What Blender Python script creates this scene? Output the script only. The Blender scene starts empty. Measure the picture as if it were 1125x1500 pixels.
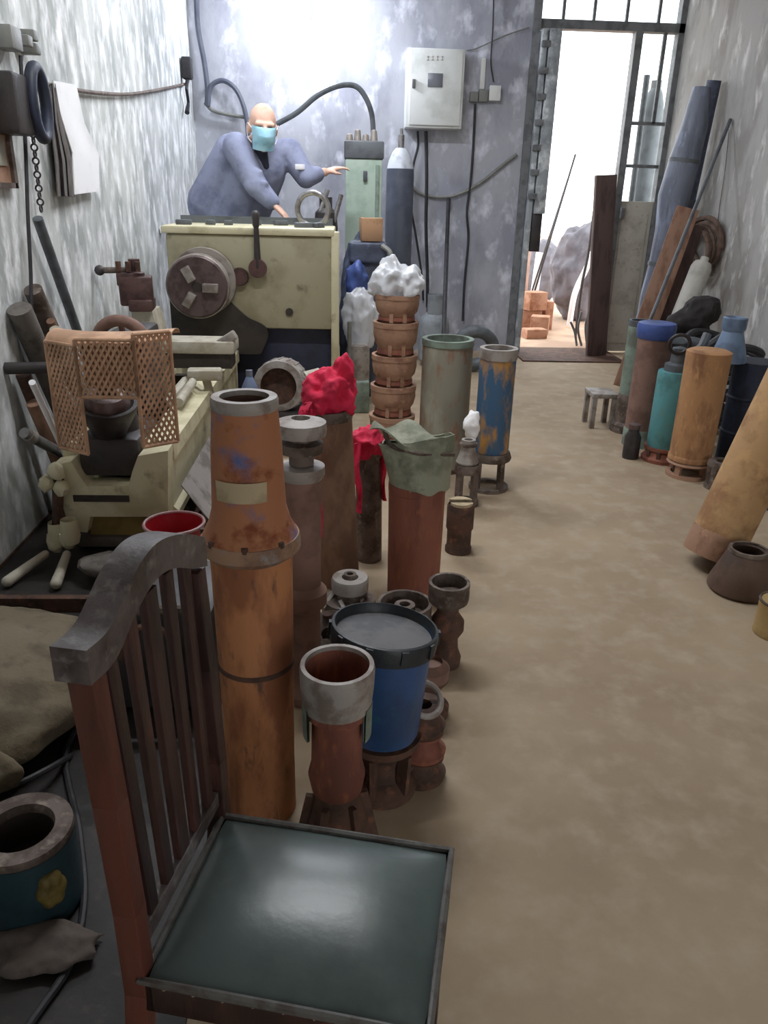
import bpy, bmesh, math, random
from mathutils import Vector, Matrix, noise
random.seed(7)
PI = math.pi
SC = bpy.context.scene
COL = SC.collection

# ------------------------------------------------------------------ camera and survey helpers
# The room was surveyed from the photograph: X to the right, Y into the room, Z up, metres.
FPX, CH = 1130.0, 1.4
YAW, PITCH, ROLL = math.radians(3), math.radians(22.3), math.radians(1.5)
r0 = Vector((math.cos(YAW), -math.sin(YAW), 0))
FW = Vector((math.sin(YAW) * math.cos(PITCH), math.cos(YAW) * math.cos(PITCH), -math.sin(PITCH)))
u0 = r0.cross(FW)
RT = r0 * math.cos(ROLL) + u0 * math.sin(ROLL)
UP = -r0 * math.sin(ROLL) + u0 * math.cos(ROLL)
EYE = Vector((0, 0, CH))
def ray(x, y): return FW + RT * ((x - 562.5) / FPX) - UP * ((y - 750) / FPX)
def G(x, y, z=0.0):
    d = ray(x, y); return EYE + d * ((z - CH) / d.z)
def A(x, y, Y):
    d = ray(x, y); return EYE + d * (Y / d.y)
def AX(x, y, X):
    d = ray(x, y); return EYE + d * (X / d.x)
def depth(p): return (Vector(p) - EYE).dot(FW)
def m(px, p): return px / FPX * depth(p)          # a photographed length at p in metres

D, XL, XR, YF, HC = 7.616, -1.354, 2.89, -2.4, 3.5

# ------------------------------------------------------------------ materials
def lin(h):
    h = h.lstrip('#'); o = []
    for i in (0, 2, 4):
        c = int(h[i:i + 2], 16) / 255
        o.append(c / 12.92 if c <= .04045 else ((c + .055) / 1.055) ** 2.4)
    return (*o, 1)
def mat(name, c1, c2=None, amt=.4, scale=8, rough=.65, metal=0.0, bump=.15, stretch=(1, 1, 1), c3=None, amt3=.25, scale3=30, soft=.07, alpha=None, trans=0.0):
    M = bpy.data.materials.new(name); M.use_nodes = True
    nt = M.node_tree; N = nt.nodes; L = nt.links
    b = N['Principled BSDF']; b.inputs['Roughness'].default_value = rough; b.inputs['Metallic'].default_value = metal
    g = N.new('ShaderNodeNewGeometry'); mp = N.new('ShaderNodeMapping'); mp.inputs['Scale'].default_value = stretch
    L.new(g.outputs['Position'], mp.inputs['Vector'])
    def nz(sc, det=5):
        n = N.new('ShaderNodeTexNoise'); n.inputs['Scale'].default_value = sc; n.inputs['Detail'].default_value = det
        n.inputs['Roughness'].default_value = .6
        L.new(mp.outputs['Vector'], n.inputs['Vector']); return n
    def layer(prev, col, a, sc):
        n = nz(sc); r = N.new('ShaderNodeMapRange')
        t = .5 + (.5 - a) * .42
        r.inputs['From Min'].default_value = t - soft; r.inputs['From Max'].default_value = t + soft
        L.new(n.outputs['Fac'], r.inputs['Value'])
        x = N.new('ShaderNodeMix'); x.data_type = 'RGBA'
        L.new(r.outputs['Result'], x.inputs[0])
        if isinstance(prev, tuple): x.inputs[6].default_value = prev
        else: L.new(prev, x.inputs[6])
        x.inputs[7].default_value = lin(col)
        return x.outputs[2]
    c = lin(c1)
    if c2: c = layer(c, c2, amt, scale)
    if c3: c = layer(c, c3, amt3, scale3)
    if isinstance(c, tuple): b.inputs['Base Color'].default_value = c
    else: L.new(c, b.inputs['Base Color'])
    if bump:
        n = nz(scale * 5, 4); bp = N.new('ShaderNodeBump'); bp.inputs['Strength'].default_value = bump; bp.inputs['Distance'].default_value = .01
        L.new(n.outputs['Fac'], bp.inputs['Height']); L.new(bp.outputs['Normal'], b.inputs['Normal'])
    if alpha is not None: b.inputs['Alpha'].default_value = alpha
    if trans: b.inputs['Transmission Weight'].default_value = trans
    return M
def glow(name, col, s):
    M = bpy.data.materials.new(name); M.use_nodes = True
    b = M.node_tree.nodes['Principled BSDF']; b.inputs['Base Color'].default_value = (.8, .8, .8, 1)
    b.inputs['Emission Color'].default_value = lin(col); b.inputs['Emission Strength'].default_value = s
    return M
T = {}
def tm(k, *a, **kw): T[k] = mat(k, *a, **kw)
tm('plaster_left', 'c9ccc9', 'a5aaa8', .45, 4, .9, bump=.5, stretch=(1, 1.3, .62), c3='f6f7f8', amt3=.34, scale3=9, soft=.1)
tm('plaster_back', 'b0b2ba', '9597a2', .45, 2.4, .9, bump=.45, stretch=(1, 1, .6), c3='dcdee8', amt3=.24, scale3=6, soft=.09)
tm('plaster_right', 'aeaca8', '97948f', .45, 3.0, .9, bump=.3, stretch=(1, 1.2, .5), c3='d6d5d1', amt3=.22, scale3=7)
tm('ceiling_paint', 'c8c8c4', 'a8a8a4', .3, 2, .9)
tm('floor', 'a69379', '97836b', .42, 1.6, .8, bump=.3, c3='ad9c85', amt3=.3, scale3=9, soft=.12)
tm('floor_oil', '2c2724', '211d1b', .5, 4, .6, c3='39322d', amt3=.2)
tm('ground', 'a98d78', 'c0a58c', .4, 1.5, .95)
tm('door_paint', 'a2a8ac', '7d8285', .35, 6, .6, c3='d5d9da', amt3=.3, scale3=9)
tm('door_pale', 'b9b4a8', '9d978a', .35, 3, .7, c3='8a8072', amt3=.12)
tm('frame_grey', '77797b', '5f6163', .4, 10, .6)
tm('wood_dark', '3d2723', '2a1b19', .45, 7, .42, stretch=(3, 3, .6), c3='56322a', amt3=.2, scale3=12)
tm('wood_red', '5e3226', '44271f', .4, 5, .5, stretch=(3, 3, .5))
tm('wood_worn', '5b5352', '3a302e', .4, 9, .42, c3='777372', amt3=.25)
tm('vinyl', '525f5d', '485452', .4, 6, .31, bump=.05, c3='5a6562', amt3=.25, scale3=4)
tm('piping', '5d5c58', '49433f', .4, 30, .5)
tm('orange_rust', 'b57a50', '8e593a', .42, 8, .75, stretch=(1.4, 1.4, .5), c3='65483a', amt3=.16, scale3=22)
tm('orange_blue', 'a8704e', '566596', .26, 9, .75, c3='7a3c1c', amt3=.25, scale3=14)
tm('ring_grey', 'a19b95', '80746c', .4, 14, .6, metal=.2)
tm('cream', 'b8a888', '9d8c6e', .4, 10, .7)
tm('rust_dark', '5a4034', '433026', .45, 12, .8, c3='78503c', amt3=.2)
tm('rust_grey', '6f625a', '4e4038', .45, 12, .7, metal=.2, c3='8a7d72', amt3=.2)
tm('rust_brown', '8a6a55', '70523f', .45, 9, .8, stretch=(1, 1, .5))
tm('rust_red', '8a5443', '704236', .4, 7, .75, stretch=(1.3, 1.3, .4), c3='995e42', amt3=.2)
tm('rust_bowl', 'a17d66', '835f4c', .35, 9, .8, c3='b28a6c', amt3=.2)
tm('rust_orange', 'ad8158', '875f42', .35, 7, .8, stretch=(1.2, 1.2, .5), c3='c09060', amt3=.22)
tm('log_rust', 'b48f64', '96704c', .4, 7, .8, c3='c39b6a', amt3=.25, scale3=11)
tm('brown_mauve', '86685c', '70554a', .4, 8, .8)
tm('sage_rust', '8d8879', '8a5f44', .3, 10, .75, stretch=(1, 1, .4), c3='a3a393', amt3=.3, scale3=6)
tm('blue_yellow', '3c5f80', 'b98a45', .36, 11, .7, stretch=(1, 1, .45), c3='55606a', amt3=.2)
tm('teal', '58959a', '4a7c7e', .35, 8, .6, c3='6a8a82', amt3=.18)
tm('sage', '7c8c7f', '63695e', .4, 8, .7)
tm('navy', '272f42', '1e2432', .4, 9, .55)
tm('blue_plastic', '2b4f80', '26436a', .35, 6, .45, c3='2a5b6e', amt3=.15)
tm('lid_dark', '252b30', '1c2024', .3, 10, .45)
tm('lid_dust', '6b6a6b', '55585c', .45, 12, .7)
tm('blue_grey', '6a7f9a', '55657c', .4, 9, .5)
tm('blue_cap', '44599a', '394a78', .3, 9, .5)
tm('rag_red', 'd9244c', 'b0183a', .3, 14, .8, bump=.3)
tm('bag_green', '979a86', '787c6a', .4, 12, .8, bump=.4)
tm('plastic_clear', 'eef1f6', None, rough=.25, bump=.2, trans=.35)
tm('beige_machine', 'a59f83', '948c70', .35, 4, .55, c3='4a4030', amt3=.12, scale3=6)
tm('cream_machine', 'd6cfae', 'bdb592', .35, 5, .55, c3='857a5e', amt3=.08, scale3=8)
tm('machine_dark', '3a3535', '2b2727', .4, 8, .5)
tm('oil_and_hollow', '3a322c', '2a2522', .4, 7, .6)  # dark oily tone, also painted into slots and bores as their shade
tm('machine_navy', '2b2f45', '222536', .4, 6, .6)
tm('chuck', '685856', '524442', .4, 14, .45, metal=.4)
tm('steel', '9a9897', '7a7674', .4, 20, .35, metal=.7)
tm('steel_worn', 'a39c94', '81776f', .4, 12, .45, metal=.4)
tm('toolpost', '5e4541', '463230', .4, 12, .5, metal=.3)
tm('mesh_orange', 'c79f80', 'a98468', .4, 8, .7)
tm('yellow_stain', 'a08a52', '80703e', .45, 6, .8)
tm('handle_pale', 'b8b2a2', 'a19986', .4, 12, .6)
tm('stone', '6c6660', '57514b', .4, 14, .9)
tm('pan_grey', '8d8783', '6c655f', .4, 9, .55, metal=.2)
tm('red_plastic', 'a51f2a', '7e1720', .3, 8, .4)
tm('pan_rim', '8f6a68', None, rough=.4)
tm('collar_rust', '9c7c64', '7c5f4d', .4, 12, .7, c3='8d8782', amt3=.2)
tm('black_rubber', '302f32', '232225', .4, 14, .6)
tm('grey_plastic', '7e7f7a', '6c6d68', .3, 12, .5)
tm('white_paper', 'fbfbfc', 'f0f1f2', .3, 6, .9)
tm('grey_cloth', '6d6865', '57524f', .45, 25, .95, stretch=(3, 3, .4))
tm('panel_white', 'dfe2df', 'ccd0cb', .3, 4, .5)
tm('window_dark', '6d7078', None, rough=.3, bump=0)
tm('mark_red', 'b9b0ae', None, rough=.7, bump=0)
tm('green_machine', 'a3b5a6', '92a696', .3, 6, .5)
tm('machine_top', '5f6468', '4c5054', .4, 9, .5)
tm('cylinder_grey', '585d6a', '4c5160', .4, 7, .45)
tm('cylinder_cap', 'd5dae2', 'b9bec8', .3, 12, .35)  # cap tone; on the shoulder it paints in a white reflection
tm('lpg', '8b9094', '74797d', .35, 9, .5)
tm('cardboard', 'b08a68', '9a7555', .35, 9, .85)
tm('tarp', '4c5468', '3b4152', .45, 7, .5, bump=.3, c3='67708a', amt3=.2, scale3=10)
tm('wrap_blue', '767c8c', '616775', .45, 6, .5, stretch=(2, 2, .5), c3='8b94aa', amt3=.22, scale3=9)
tm('pipe_blue', '7685a3', '626f8b', .4, 8, .5)
tm('plank', '8d6b57', '75533f', .4, 8, .75, stretch=(2, 2, .4))
tm('plank_dark', '5a4742', '463632', .4, 8, .7, stretch=(2, 2, .4))
tm('rope', '6e5a4e', '54433a', .4, 20, .9)
tm('white_bottle', 'b5b2a9', 'a19e94', .3, 9, .6)
tm('sack', '776c58', '5f5545', .45, 8, .95, bump=.5)
tm('dark_fabric', '26211f', '1c1817', .4, 12, .8)
tm('tin_teal', '223a41', '1b2e35', .4, 8, .5)
tm('tin_flower', '6e5e2a', '584a20', .4, 20, .6)
tm('rag_pale', '615750', '514843', .4, 14, .95)
tm('skin', 'dfb5a0', 'cfa08a', .3, 9, .6, bump=.03)
tm('jacket', '8b91aa', '7a8099', .4, 9, .85, bump=.25)
tm('trousers', '2e3240', '262a36', .4, 9, .9)
tm('mask_blue', 'a5d3e4', '8fc4da', .3, 14, .8, bump=.1)
tm('strap_white', 'e8e8ea', None, rough=.8)
tm('hair_grey', '8f8781', '7a726d', .4, 40, .9)
tm('eye', '1a1614', None, rough=.3, bump=0)
tm('shoe', '1f1c1b', None, rough=.6)
tm('brick', 'b58a70', '9c6c52', .4, 12, .9)
tm('pillar_pink', 'd8b7a6', 'c7a594', .4, 7, .9)
tm('tarp_outdoor', '6f6c72', '5b585e', .4, 6, .8)
tm('olive_wood', 'a48a5a', '8a7044', .4, 9, .8)
tm('pot_brown', '5e493c', '48362c', .45, 8, .7)
tm('bulb_cap', 'c9c9c9', None, rough=.5)
T['bulb'] = glow('bulb', 'dfe6ff', 60)
T['tube'] = glow('tube', 'f3f6ff', 19)
def glass():
    M = bpy.data.materials.new('window_glass'); M.use_nodes = True; nt = M.node_tree
    for n in list(nt.nodes): nt.nodes.remove(n)
    o = nt.nodes.new('ShaderNodeOutputMaterial'); x = nt.nodes.new('ShaderNodeMixShader'); x.inputs[0].default_value = .07
    t = nt.nodes.new('ShaderNodeBsdfTransparent'); t.inputs[0].default_value = (.93, .95, .95, 1)
    g = nt.nodes.new('ShaderNodeBsdfGlossy'); g.inputs['Roughness'].default_value = .05
    nt.links.new(t.outputs[0], x.inputs[1]); nt.links.new(g.outputs[0], x.inputs[2]); nt.links.new(x.outputs[0], o.inputs[0])
    return M
T['glass'] = glass()

# ------------------------------------------------------------------ mesh helpers
def V(*a): return Vector(a[0]) if len(a) == 1 else Vector(a)
def basis(ax):
    z = V(ax).normalized(); t = Vector((1, 0, 0)) if abs(z.x) < .9 else Vector((0, 1, 0))
    if abs(z.z) > .99: x = Vector((1, 0, 0)); x = (x - z * x.dot(z)).normalized()
    else: x = t.cross(z).normalized() if abs(z.z) < .2 else (t - z * t.dot(z)).normalized()
    return x, z.cross(x), z
def spline(pts, k=6):
    P = [V(p) for p in pts]
    if len(P) < 3: return P
    Q = [P[0] * 2 - P[1]] + P + [P[-1] * 2 - P[-2]]; o = []
    for i in range(1, len(Q) - 2):
        a, b, c, d = Q[i - 1:i + 3]
        for j in range(k):
            t = j / k
            o.append(.5 * (2 * b + (c - a) * t + (2 * a - 5 * b + 4 * c - d) * t * t + (3 * b - a - 3 * c + d) * t ** 3))
    return o + [P[-1]]
class MB:
    def __init__(s): s.bm = bmesh.new()
    def _join(s, o, M):
        o.transform(M); me = bpy.data.meshes.new('t'); o.to_mesh(me); o.free(); s.bm.from_mesh(me); bpy.data.meshes.remove(me)
    def box(s, c, size, rot=None, bev=0.0, seg=2):
        o = bmesh.new(); bmesh.ops.create_cube(o, size=1)
        bmesh.ops.scale(o, vec=size, verts=o.verts)
        if bev: bmesh.ops.bevel(o, geom=o.edges[:], offset=bev, segments=seg, profile=.5, affect='EDGES')
        M = Matrix.Translation(V(c))
        if rot is not None: M = M @ (rot if isinstance(rot, Matrix) else Matrix.Rotation(rot, 4, 'Z'))
        s._join(o, M); return s
    def span(s, lo, hi, bev=0.0):
        lo, hi = V(lo), V(hi); return s.box((lo + hi) / 2, hi - lo, None, bev)
    def beam(s, a, b, w, h, side=None, bev=0.0):
        a, b = V(a), V(b); z = (b - a).normalized()
        x = V(side) if side is not None else Vector((1, 0, 0))
        x = (x - z * x.dot(z)).normalized(); y = z.cross(x)
        R = Matrix((x, y, z)).transposed().to_4x4()
        return s.box((a + b) / 2, (w, h, (b - a).length), R, bev)
    def tube(s, pts, r, n=8, sm=0, cap=True):
        P = spline(pts, sm) if sm else [V(p) for p in pts]
        K = len(P); rr = r if isinstance(r, (list, tuple)) else [r] * K
        if len(rr) != K: rr = [rr[0] + (rr[-1] - rr[0]) * i / (K - 1) for i in range(K)]
        bm = s.bm; rings = []; x = None
        for i, p in enumerate(P):
            t = (P[min(i + 1, K - 1)] - P[max(i - 1, 0)]).normalized()
            if x is None: x, _, _ = basis(t)
            x = (x - t * x.dot(t)); x = x.normalized() if x.length > 1e-6 else basis(t)[0]
            y = t.cross(x)
            rings.append([bm.verts.new(p + (x * math.cos(2 * PI * j / n) + y * math.sin(2 * PI * j / n)) * rr[i]) for j in range(n)])
        for a, b in zip(rings, rings[1:]):
            for j in range(n): bm.faces.new((a[j], a[(j + 1) % n], b[(j + 1) % n], b[j]))
        if cap:
            bm.faces.new(rings[0][::-1]); bm.faces.new(rings[-1])
        return s
    def loop(s, pts, r, n=8):
        P = [V(p) for p in pts]; K = len(P); bm = s.bm; rings = []
        c = sum(P, Vector()) / K; nrm = (P[0] - c).cross(P[K // 4] - c).normalized()
        for i, p in enumerate(P):
            t = (P[(i + 1) % K] - P[i - 1]).normalized(); y = (nrm - t * nrm.dot(t)).normalized(); x = y.cross(t)
            rings.append([bm.verts.new(p + (x * math.cos(2 * PI * j / n) + y * math.sin(2 * PI * j / n)) * r) for j in range(n)])
        for i in range(K):
            a, b = rings[i], rings[(i + 1) % K]
            for j in range(n): bm.faces.new((a[j], a[(j + 1) % n], b[(j + 1) % n], b[j]))
        return s
    def ring(s, c, R, r, ax=(0, 0, 1), n=32, k=8, a=1.0):
        x, y, z = basis(ax); c = V(c)
        return s.loop([c + x * math.cos(2 * PI * i / n) * R + y * math.sin(2 * PI * i / n) * R * a for i in range(n)], r, k)
    def rev(s, prof, o=(0, 0, 0), ax=(0, 0, 1), n=36, closed=False, a0=0.0, a1=2 * PI, jit=0.0):
        x, y, z = basis(ax); o = V(o); bm = s.bm; full = abs(a1 - a0 - 2 * PI) < 1e-6
        K = n if full else n + 1; cols = []
        for i in range(K):
            a = a0 + (a1 - a0) * i / n; d = x * math.cos(a) + y * math.sin(a)
            col = []
            for (r, h) in prof:
                q = o + d * r + z * h
                if jit: q += d * jit * noise.noise(q * 14)
                col.append(q)
            cols.append(col)
        P = len(prof); vs = [[None] * P for _ in range(K)]
        for j, (r, h) in enumerate(prof):
            if r < 1e-6:
                v = bm.verts.new(o + z * h)
                for i in range(K): vs[i][j] = v
            else:
                for i in range(K): vs[i][j] = bm.verts.new(cols[i][j])
        for i in range(K if full else K - 1):
            i2 = (i + 1) % K
            for j in range(P if closed else P - 1):
                j2 = (j + 1) % P
                f = []
                for v in (vs[i][j], vs[i2][j], vs[i2][j2], vs[i][j2]):
                    if v not in f: f.append(v)
                if len(f) > 2: bm.faces.new(f)
        return s
    def prism(s, poly, o, ux, uy, th):
        o, ux, uy, th = V(o), V(ux), V(uy), V(th); bm = s.bm
        a = [bm.verts.new(o + ux * p[0] + uy * p[1]) for p in poly]; b = [bm.verts.new(v.co + th) for v in a]
        k = len(a); bm.faces.new(a[::-1]); bm.faces.new(b)
        for i in range(k): bm.faces.new((a[i], a[(i + 1) % k], b[(i + 1) % k], b[i]))
        return s
    def blob(s, c, r, sub=3, amp=0.0, fr=3.0, seed=0, rot=None, fold=0.0, ff=6.0):
        o = bmesh.new(); bmesh.ops.create_icosphere(o, subdivisions=sub, radius=1)
        for v in o.verts:
            d = v.co.normalized(); k = 1.0
            if amp: k += amp * noise.fractal(d * fr + Vector((seed, seed * 1.7, 0)), .8, 2.1, 4)
            if fold: k += fold * (1 - 2 * abs(noise.noise(d * ff + Vector((seed * 2.1, 3, seed)))))
            v.co = d * k
        bmesh.ops.scale(o, vec=r if hasattr(r, '__len__') else (r, r, r), verts=o.verts)
        M = Matrix.Translation(V(c))
        if rot is not None: M = M @ rot
        s._join(o, M); return s
    def cap(s, a, b, ra, rb, n=14):
        """a tapered limb with round ends"""
        a, b = V(a), V(b); L = (b - a).length
        pr = [(0, -ra)] + [(ra * math.sin(t * PI / 8), -ra * math.cos(t * PI / 8)) for t in (1, 2, 3, 4)]
        pr += [(rb * math.cos(t * PI / 8), L + rb * math.sin(t * PI / 8)) for t in (0, 1, 2, 3)] + [(0, L + rb)]
        return s.rev(pr, a, b - a, n)
    def grid(s, f, nu, nv, th=0.0):
        """sheet f(u,v) with optional thickness"""
        bm = s.bm
        q = [[bm.verts.new(f(i / nu, j / nv)) for j in range(nv + 1)] for i in range(nu + 1)]
        fs = [bm.faces.new((q[i][j], q[i + 1][j], q[i + 1][j + 1], q[i][j + 1])) for i in range(nu) for j in range(nv)]
        if th:
            bm.normal_update(); bmesh.ops.solidify(bm, geom=fs, thickness=th)
        return s
    def build(s, name, material, parent=None, origin=None, smooth=True, remesh=0.0, iters=0, ang=38):
        bm = s.bm; bmesh.ops.recalc_face_normals(bm, faces=bm.faces[:])
        if parent is not None: o0 = parent['_o'] if '_o' in parent else (0, 0, 0)
        elif origin is not None: o0 = origin
        else:
            xs = [v.co for v in bm.verts]
            o0 = ((min(v.x for v in xs) + max(v.x for v in xs)) / 2, (min(v.y for v in xs) + max(v.y for v in xs)) / 2, min(v.z for v in xs))
        o0 = V(o0); bmesh.ops.translate(bm, vec=-o0, verts=bm.verts)
        me = bpy.data.meshes.new(name); bm.to_mesh(me); bm.free()
        ob = bpy.data.objects.new(name, me); COL.objects.link(ob)
        if remesh:
            q = ob.modifiers.new('r', 'REMESH'); q.mode = 'VOXEL'; q.voxel_size = remesh; q.use_smooth_shade = True
            if iters:
                w = ob.modifiers.new('s', 'SMOOTH'); w.iterations = iters; w.factor = .5
            dg = bpy.context.evaluated_depsgraph_get()
            me2 = bpy.data.meshes.new_from_object(ob.evaluated_get(dg)); ob.modifiers.clear(); ob.data = me2; bpy.data.meshes.remove(me); me = me2; me.name = name
        me.materials.clear(); me.materials.append(T[material])
        if smooth:
            me.polygons.foreach_set('use_smooth', [True] * len(me.polygons))
            if not remesh: me.set_sharp_from_angle(angle=math.radians(ang))
        if parent is not None: ob.parent = parent
        else: ob.location = o0
        ob['_o'] = tuple(o0)
        return ob
def tag(o, label, cat, group=None):
    o['label'] = label; o['category'] = cat
    if group: o['group'] = group
    return o
def thing(name, loc, label, cat, group=None):
    o = bpy.data.objects.new(name, None); COL.objects.link(o); o.location = V(loc); o.empty_display_size = .1
    o['_o'] = tuple(V(loc)); return tag(o, label, cat, group)
def struct(o): o['kind'] = 'structure'; return o
def stack(cx, Y, rows, base=None):
    """profile of an upright round thing from photographed half widths: rows (y, half width) -> (r, z), axis x"""
    c = A(cx, rows[-1][0], Y); out = []
    for y, hw in rows:
        d = ray(cx, y); p = EYE + d * (Y / d.y); out.append((m(hw, p), p.z))
    return out

# ------------------------------------------------------------------ the room
DL, DT = 1.63, 2.76            # door opening: left edge, underside of the transom bar
struct(MB().span((XL - .2, YF, -.15), (XR + .2, D + .2, 0)).build('floor', 'floor', origin=(0, 0, 0), smooth=False))
struct(MB().span((XL - .2, YF, HC), (XR + .2, D + .2, HC + .15)).build('ceiling', 'ceiling_paint', origin=(0, 0, HC), smooth=False))
struct(MB().span((XL - .2, YF, 0), (XL, D + .2, HC)).build('wall_left', 'plaster_left', origin=(XL, 0, 0), smooth=False))
struct(MB().span((XR, YF, 0), (XR + .2, D + .2, HC)).build('wall_right', 'plaster_right', origin=(XR, 0, 0), smooth=False))
w = MB().span((XL, D, 0), (DL, D + .2, HC)).span((DL, D, 3.25), (XR, D + .2, HC))
struct(w.build('wall_back', 'plaster_back', origin=(XL, D, 0), smooth=False))
w = MB().span((XL, YF - .2, 0), (1.1, YF, HC)).span((1.1, YF - .2, 2.4), (XR, YF, HC))  # unseen wall, its opening made up to let fill in and keep left dim
struct(w.build('wall_front', 'plaster_right', origin=(XL, YF, 0), smooth=False))
struct(MB().span((-14, D + .2, -.15), (16, 34, 0)).build('ground', 'ground', origin=(0, D, 0), smooth=False))
struct(MB().span((-14, YF - 12, -.15), (16, YF, 0)).build('ground_street', 'ground', origin=(0, YF, 0), smooth=False))
struct(MB().span((DL, D - .5, 0), (2.6, D + .2, .012)).build('trim_1', 'rust_dark', smooth=False))   # brown sill slab, threshold shadow put into its dark colour

# door frame, transom window and fixed sash
t = thing('door_1', (DL, D, 0), 'x', 'x'); del t['label']; del t['category']; struct(t)
fr = MB()
fr.span((DL - .07, D - .03, 0), (DL, D + .12, 3.25)).span((XR - .05, D, 0), (XR, D + .1, 3.25))
fr.span((DL, D, DT), (XR, D + .1, DT + .07))
fr.span((DL, D, 3.2), (XR, D + .1, 3.25)).build('door_frame', 'frame_grey', t)
MX = A(937, 50, D).x
MB().span((MX - .03, D, 0), (MX + .035, D + .1, DT)).build('door_mullion', 'frame_grey', t)
zs = A(925, 295, D).z
b = MB(); xm = (MX + XR) / 2 - .02
for z in (A(930, 180, D).z, A(925, 243, D).z): b.span((MX, D + .03, z - .014), (XR - .04, D + .06, z + .014))
b.span((xm + .05, D + .03, A(930, 180, D).z), (xm + .08, D + .06, DT)); b.build('sash_bar', 'frame_grey', t)
MB().span((MX + .035, D + .04, zs), (XR - .05, D + .046, DT)).build('sash_pane', 'glass', t)
p = MB().span((MX + .03, D + .01, .02), (XR - .05, D + .06, zs), .005).span((MX + .06, D - .002, .1), (XR - .09, D + .03, zs - .08), .004)
pp = p.build('sash_panel', 'door_pale', t)
MB().box((MX + .045, D - .02, zs - .1), (.035, .05, .1), None, .005).build('latch', 'frame_grey', pp)
b = MB()
for px in (825, 870, 918, 965):
    x = A(px, 25, D + .05).x; b.span((x - .012, D + .03, DT + .07), (x + .012, D + .06, 3.2))
b.build('transom_bar', 'frame_grey', t)
MB().span((DL, D + .04, DT + .07), (XR - .05, D + .046, 3.2)).build('transom_pane', 'glass', t)
# open steel leaf folded back against the left jamb
t = thing('door_2', (DL, D, 0), 'x', 'x'); del t['label']; del t['category']; struct(t)
MB().span((DL + .005, D - .1, 0), (DL + .05, D + .12, 2.74), .004).build('door_stile', 'door_paint', t)
MB().span((DL + .065, D - .12, 1.28), (DL + .165, D + .1, 2.74), .004).build('door_leaf', 'door_paint', t)
for i in range(7):
    z = 1.4 + i * .2
    MB().span((DL + .002, D - .125, z), (DL + .075, D - .09, z + .05), .003).build('hinge', 'frame_grey', t)
MB().span((DL + .06, D - .1, .95), (DL + .15, D + .05, 1.29), .004).build('bolt_box', 'machine_dark', t)

# ------------------------------------------------------------------ lamps and sky
def area(name, loc, rot, sx, sy, e, col=(1, 1, 1), portal=False):
    l = bpy.data.lights.new(name, 'AREA'); l.shape = 'RECTANGLE'; l.size = sx; l.size_y = sy; l.energy = e; l.color = col
    o = bpy.data.objects.new(name, l); COL.objects.link(o); o.location = loc; o.rotation_euler = rot
    if portal: l.cycles.is_portal = True
    return o
bc = A(448, 18, 7.3)
t = thing('light_bulb', bc, 'glowing bluish white bulb hanging in front of the back wall above the worker', 'lamp')
MB().blob(bc, (.045, .045, .06), 3).build('glass_bulb', 'bulb', t)
MB().rev([(0, .12), (.02, .12), (.024, .06), (.02, .05), (0, .05)], bc).build('socket', 'bulb_cap', t)
MB().tube([bc + V(0, 0, .12), bc + V(0, 0, .5), V(bc.x, bc.y, HC)], .004, 6).build('cord', 'black_rubber', t)
l = bpy.data.lights.new('bulb_light', 'POINT'); l.energy = 40; l.shadow_soft_size = .07; l.color = (.86, .90, 1)
o = bpy.data.objects.new('bulb_light', l); COL.objects.link(o); o.location = bc - V(0, .14, .02)
tc = V(-.1, 2.95, 3.1)
t = thing('ceiling_light', tc, 'white ceiling tube lamp above the middle of the workshop', 'lamp')
MB().box(tc + V(0, 0, .05), (1.2, .1, .05), None, .008).build('housing', 'panel_white', t)
MB().tube([tc + V(-.57, 0, 0), tc + V(.57, 0, 0)], .018, 12).build('lamp_tube', 'tube', t)
for sx in (-.45, .45): MB().tube([tc + V(sx, 0, .07), V(tc.x + sx, tc.y, HC)], .005, 6).build('hanger', 'frame_grey', t)
area('tube_light', tc - V(0, 0, .04), (0, 0, 0), 1.15, .06, 26, (.95, .97, 1))
tc = V(-.15, 5.15, 3.2)  # added lamp out of view, fills the worker, headstock and back wall
t = thing('ceiling_light', tc, 'white ceiling tube lamp added out of view above the lathe headstock as fill', 'lamp')
MB().box(tc + V(0, 0, .05), (1.2, .1, .05), None, .008).build('housing', 'panel_white', t)
MB().tube([tc + V(-.57, 0, 0), tc + V(.57, 0, 0)], .018, 12).build('lamp_tube', 'tube', t)
for sx in (-.45, .45): MB().tube([tc + V(sx, 0, .07), V(tc.x + sx, tc.y, HC)], .005, 6).build('hanger', 'frame_grey', t)
area('headstock_fill_light', tc - V(0, 0, .04), (0, 0, 0), 1.15, .06, 34, (.90, .93, 1))
area('door_portal', ((DL + XR) / 2, D + .22, 1.6), (-PI / 2, 0, 0), XR - DL, 3.25, 1, portal=True)
area('front_portal', ((1.1 + XR) / 2, YF - .22, 1.2), (PI / 2, 0, 0), XR - 1.1, 2.4, 1, portal=True)
W_ = bpy.data.worlds.new('World'); SC.world = W_; W_.use_nodes = True
bg = W_.node_tree.nodes['Background']; bg.inputs[0].default_value = (.93, .97, 1, 1); bg.inputs[1].default_value = 3.2
SC.view_settings.view_transform = 'Standard'; SC.view_settings.look = 'None'; SC.view_settings.exposure = 0.42; SC.view_settings.gamma = 1
SC.view_settings.use_curve_mapping = False

cam = bpy.data.cameras.new('camera'); co = bpy.data.objects.new('camera', cam); COL.objects.link(co); SC.camera = co
cam.sensor_fit = 'VERTICAL'; cam.sensor_height = 36; cam.lens = 36 * FPX / 1500; cam.clip_start = .05; cam.clip_end = 200
co.matrix_world = Matrix.Translation(EYE) @ Matrix((RT, UP, -FW)).transposed().to_4x4()

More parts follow.
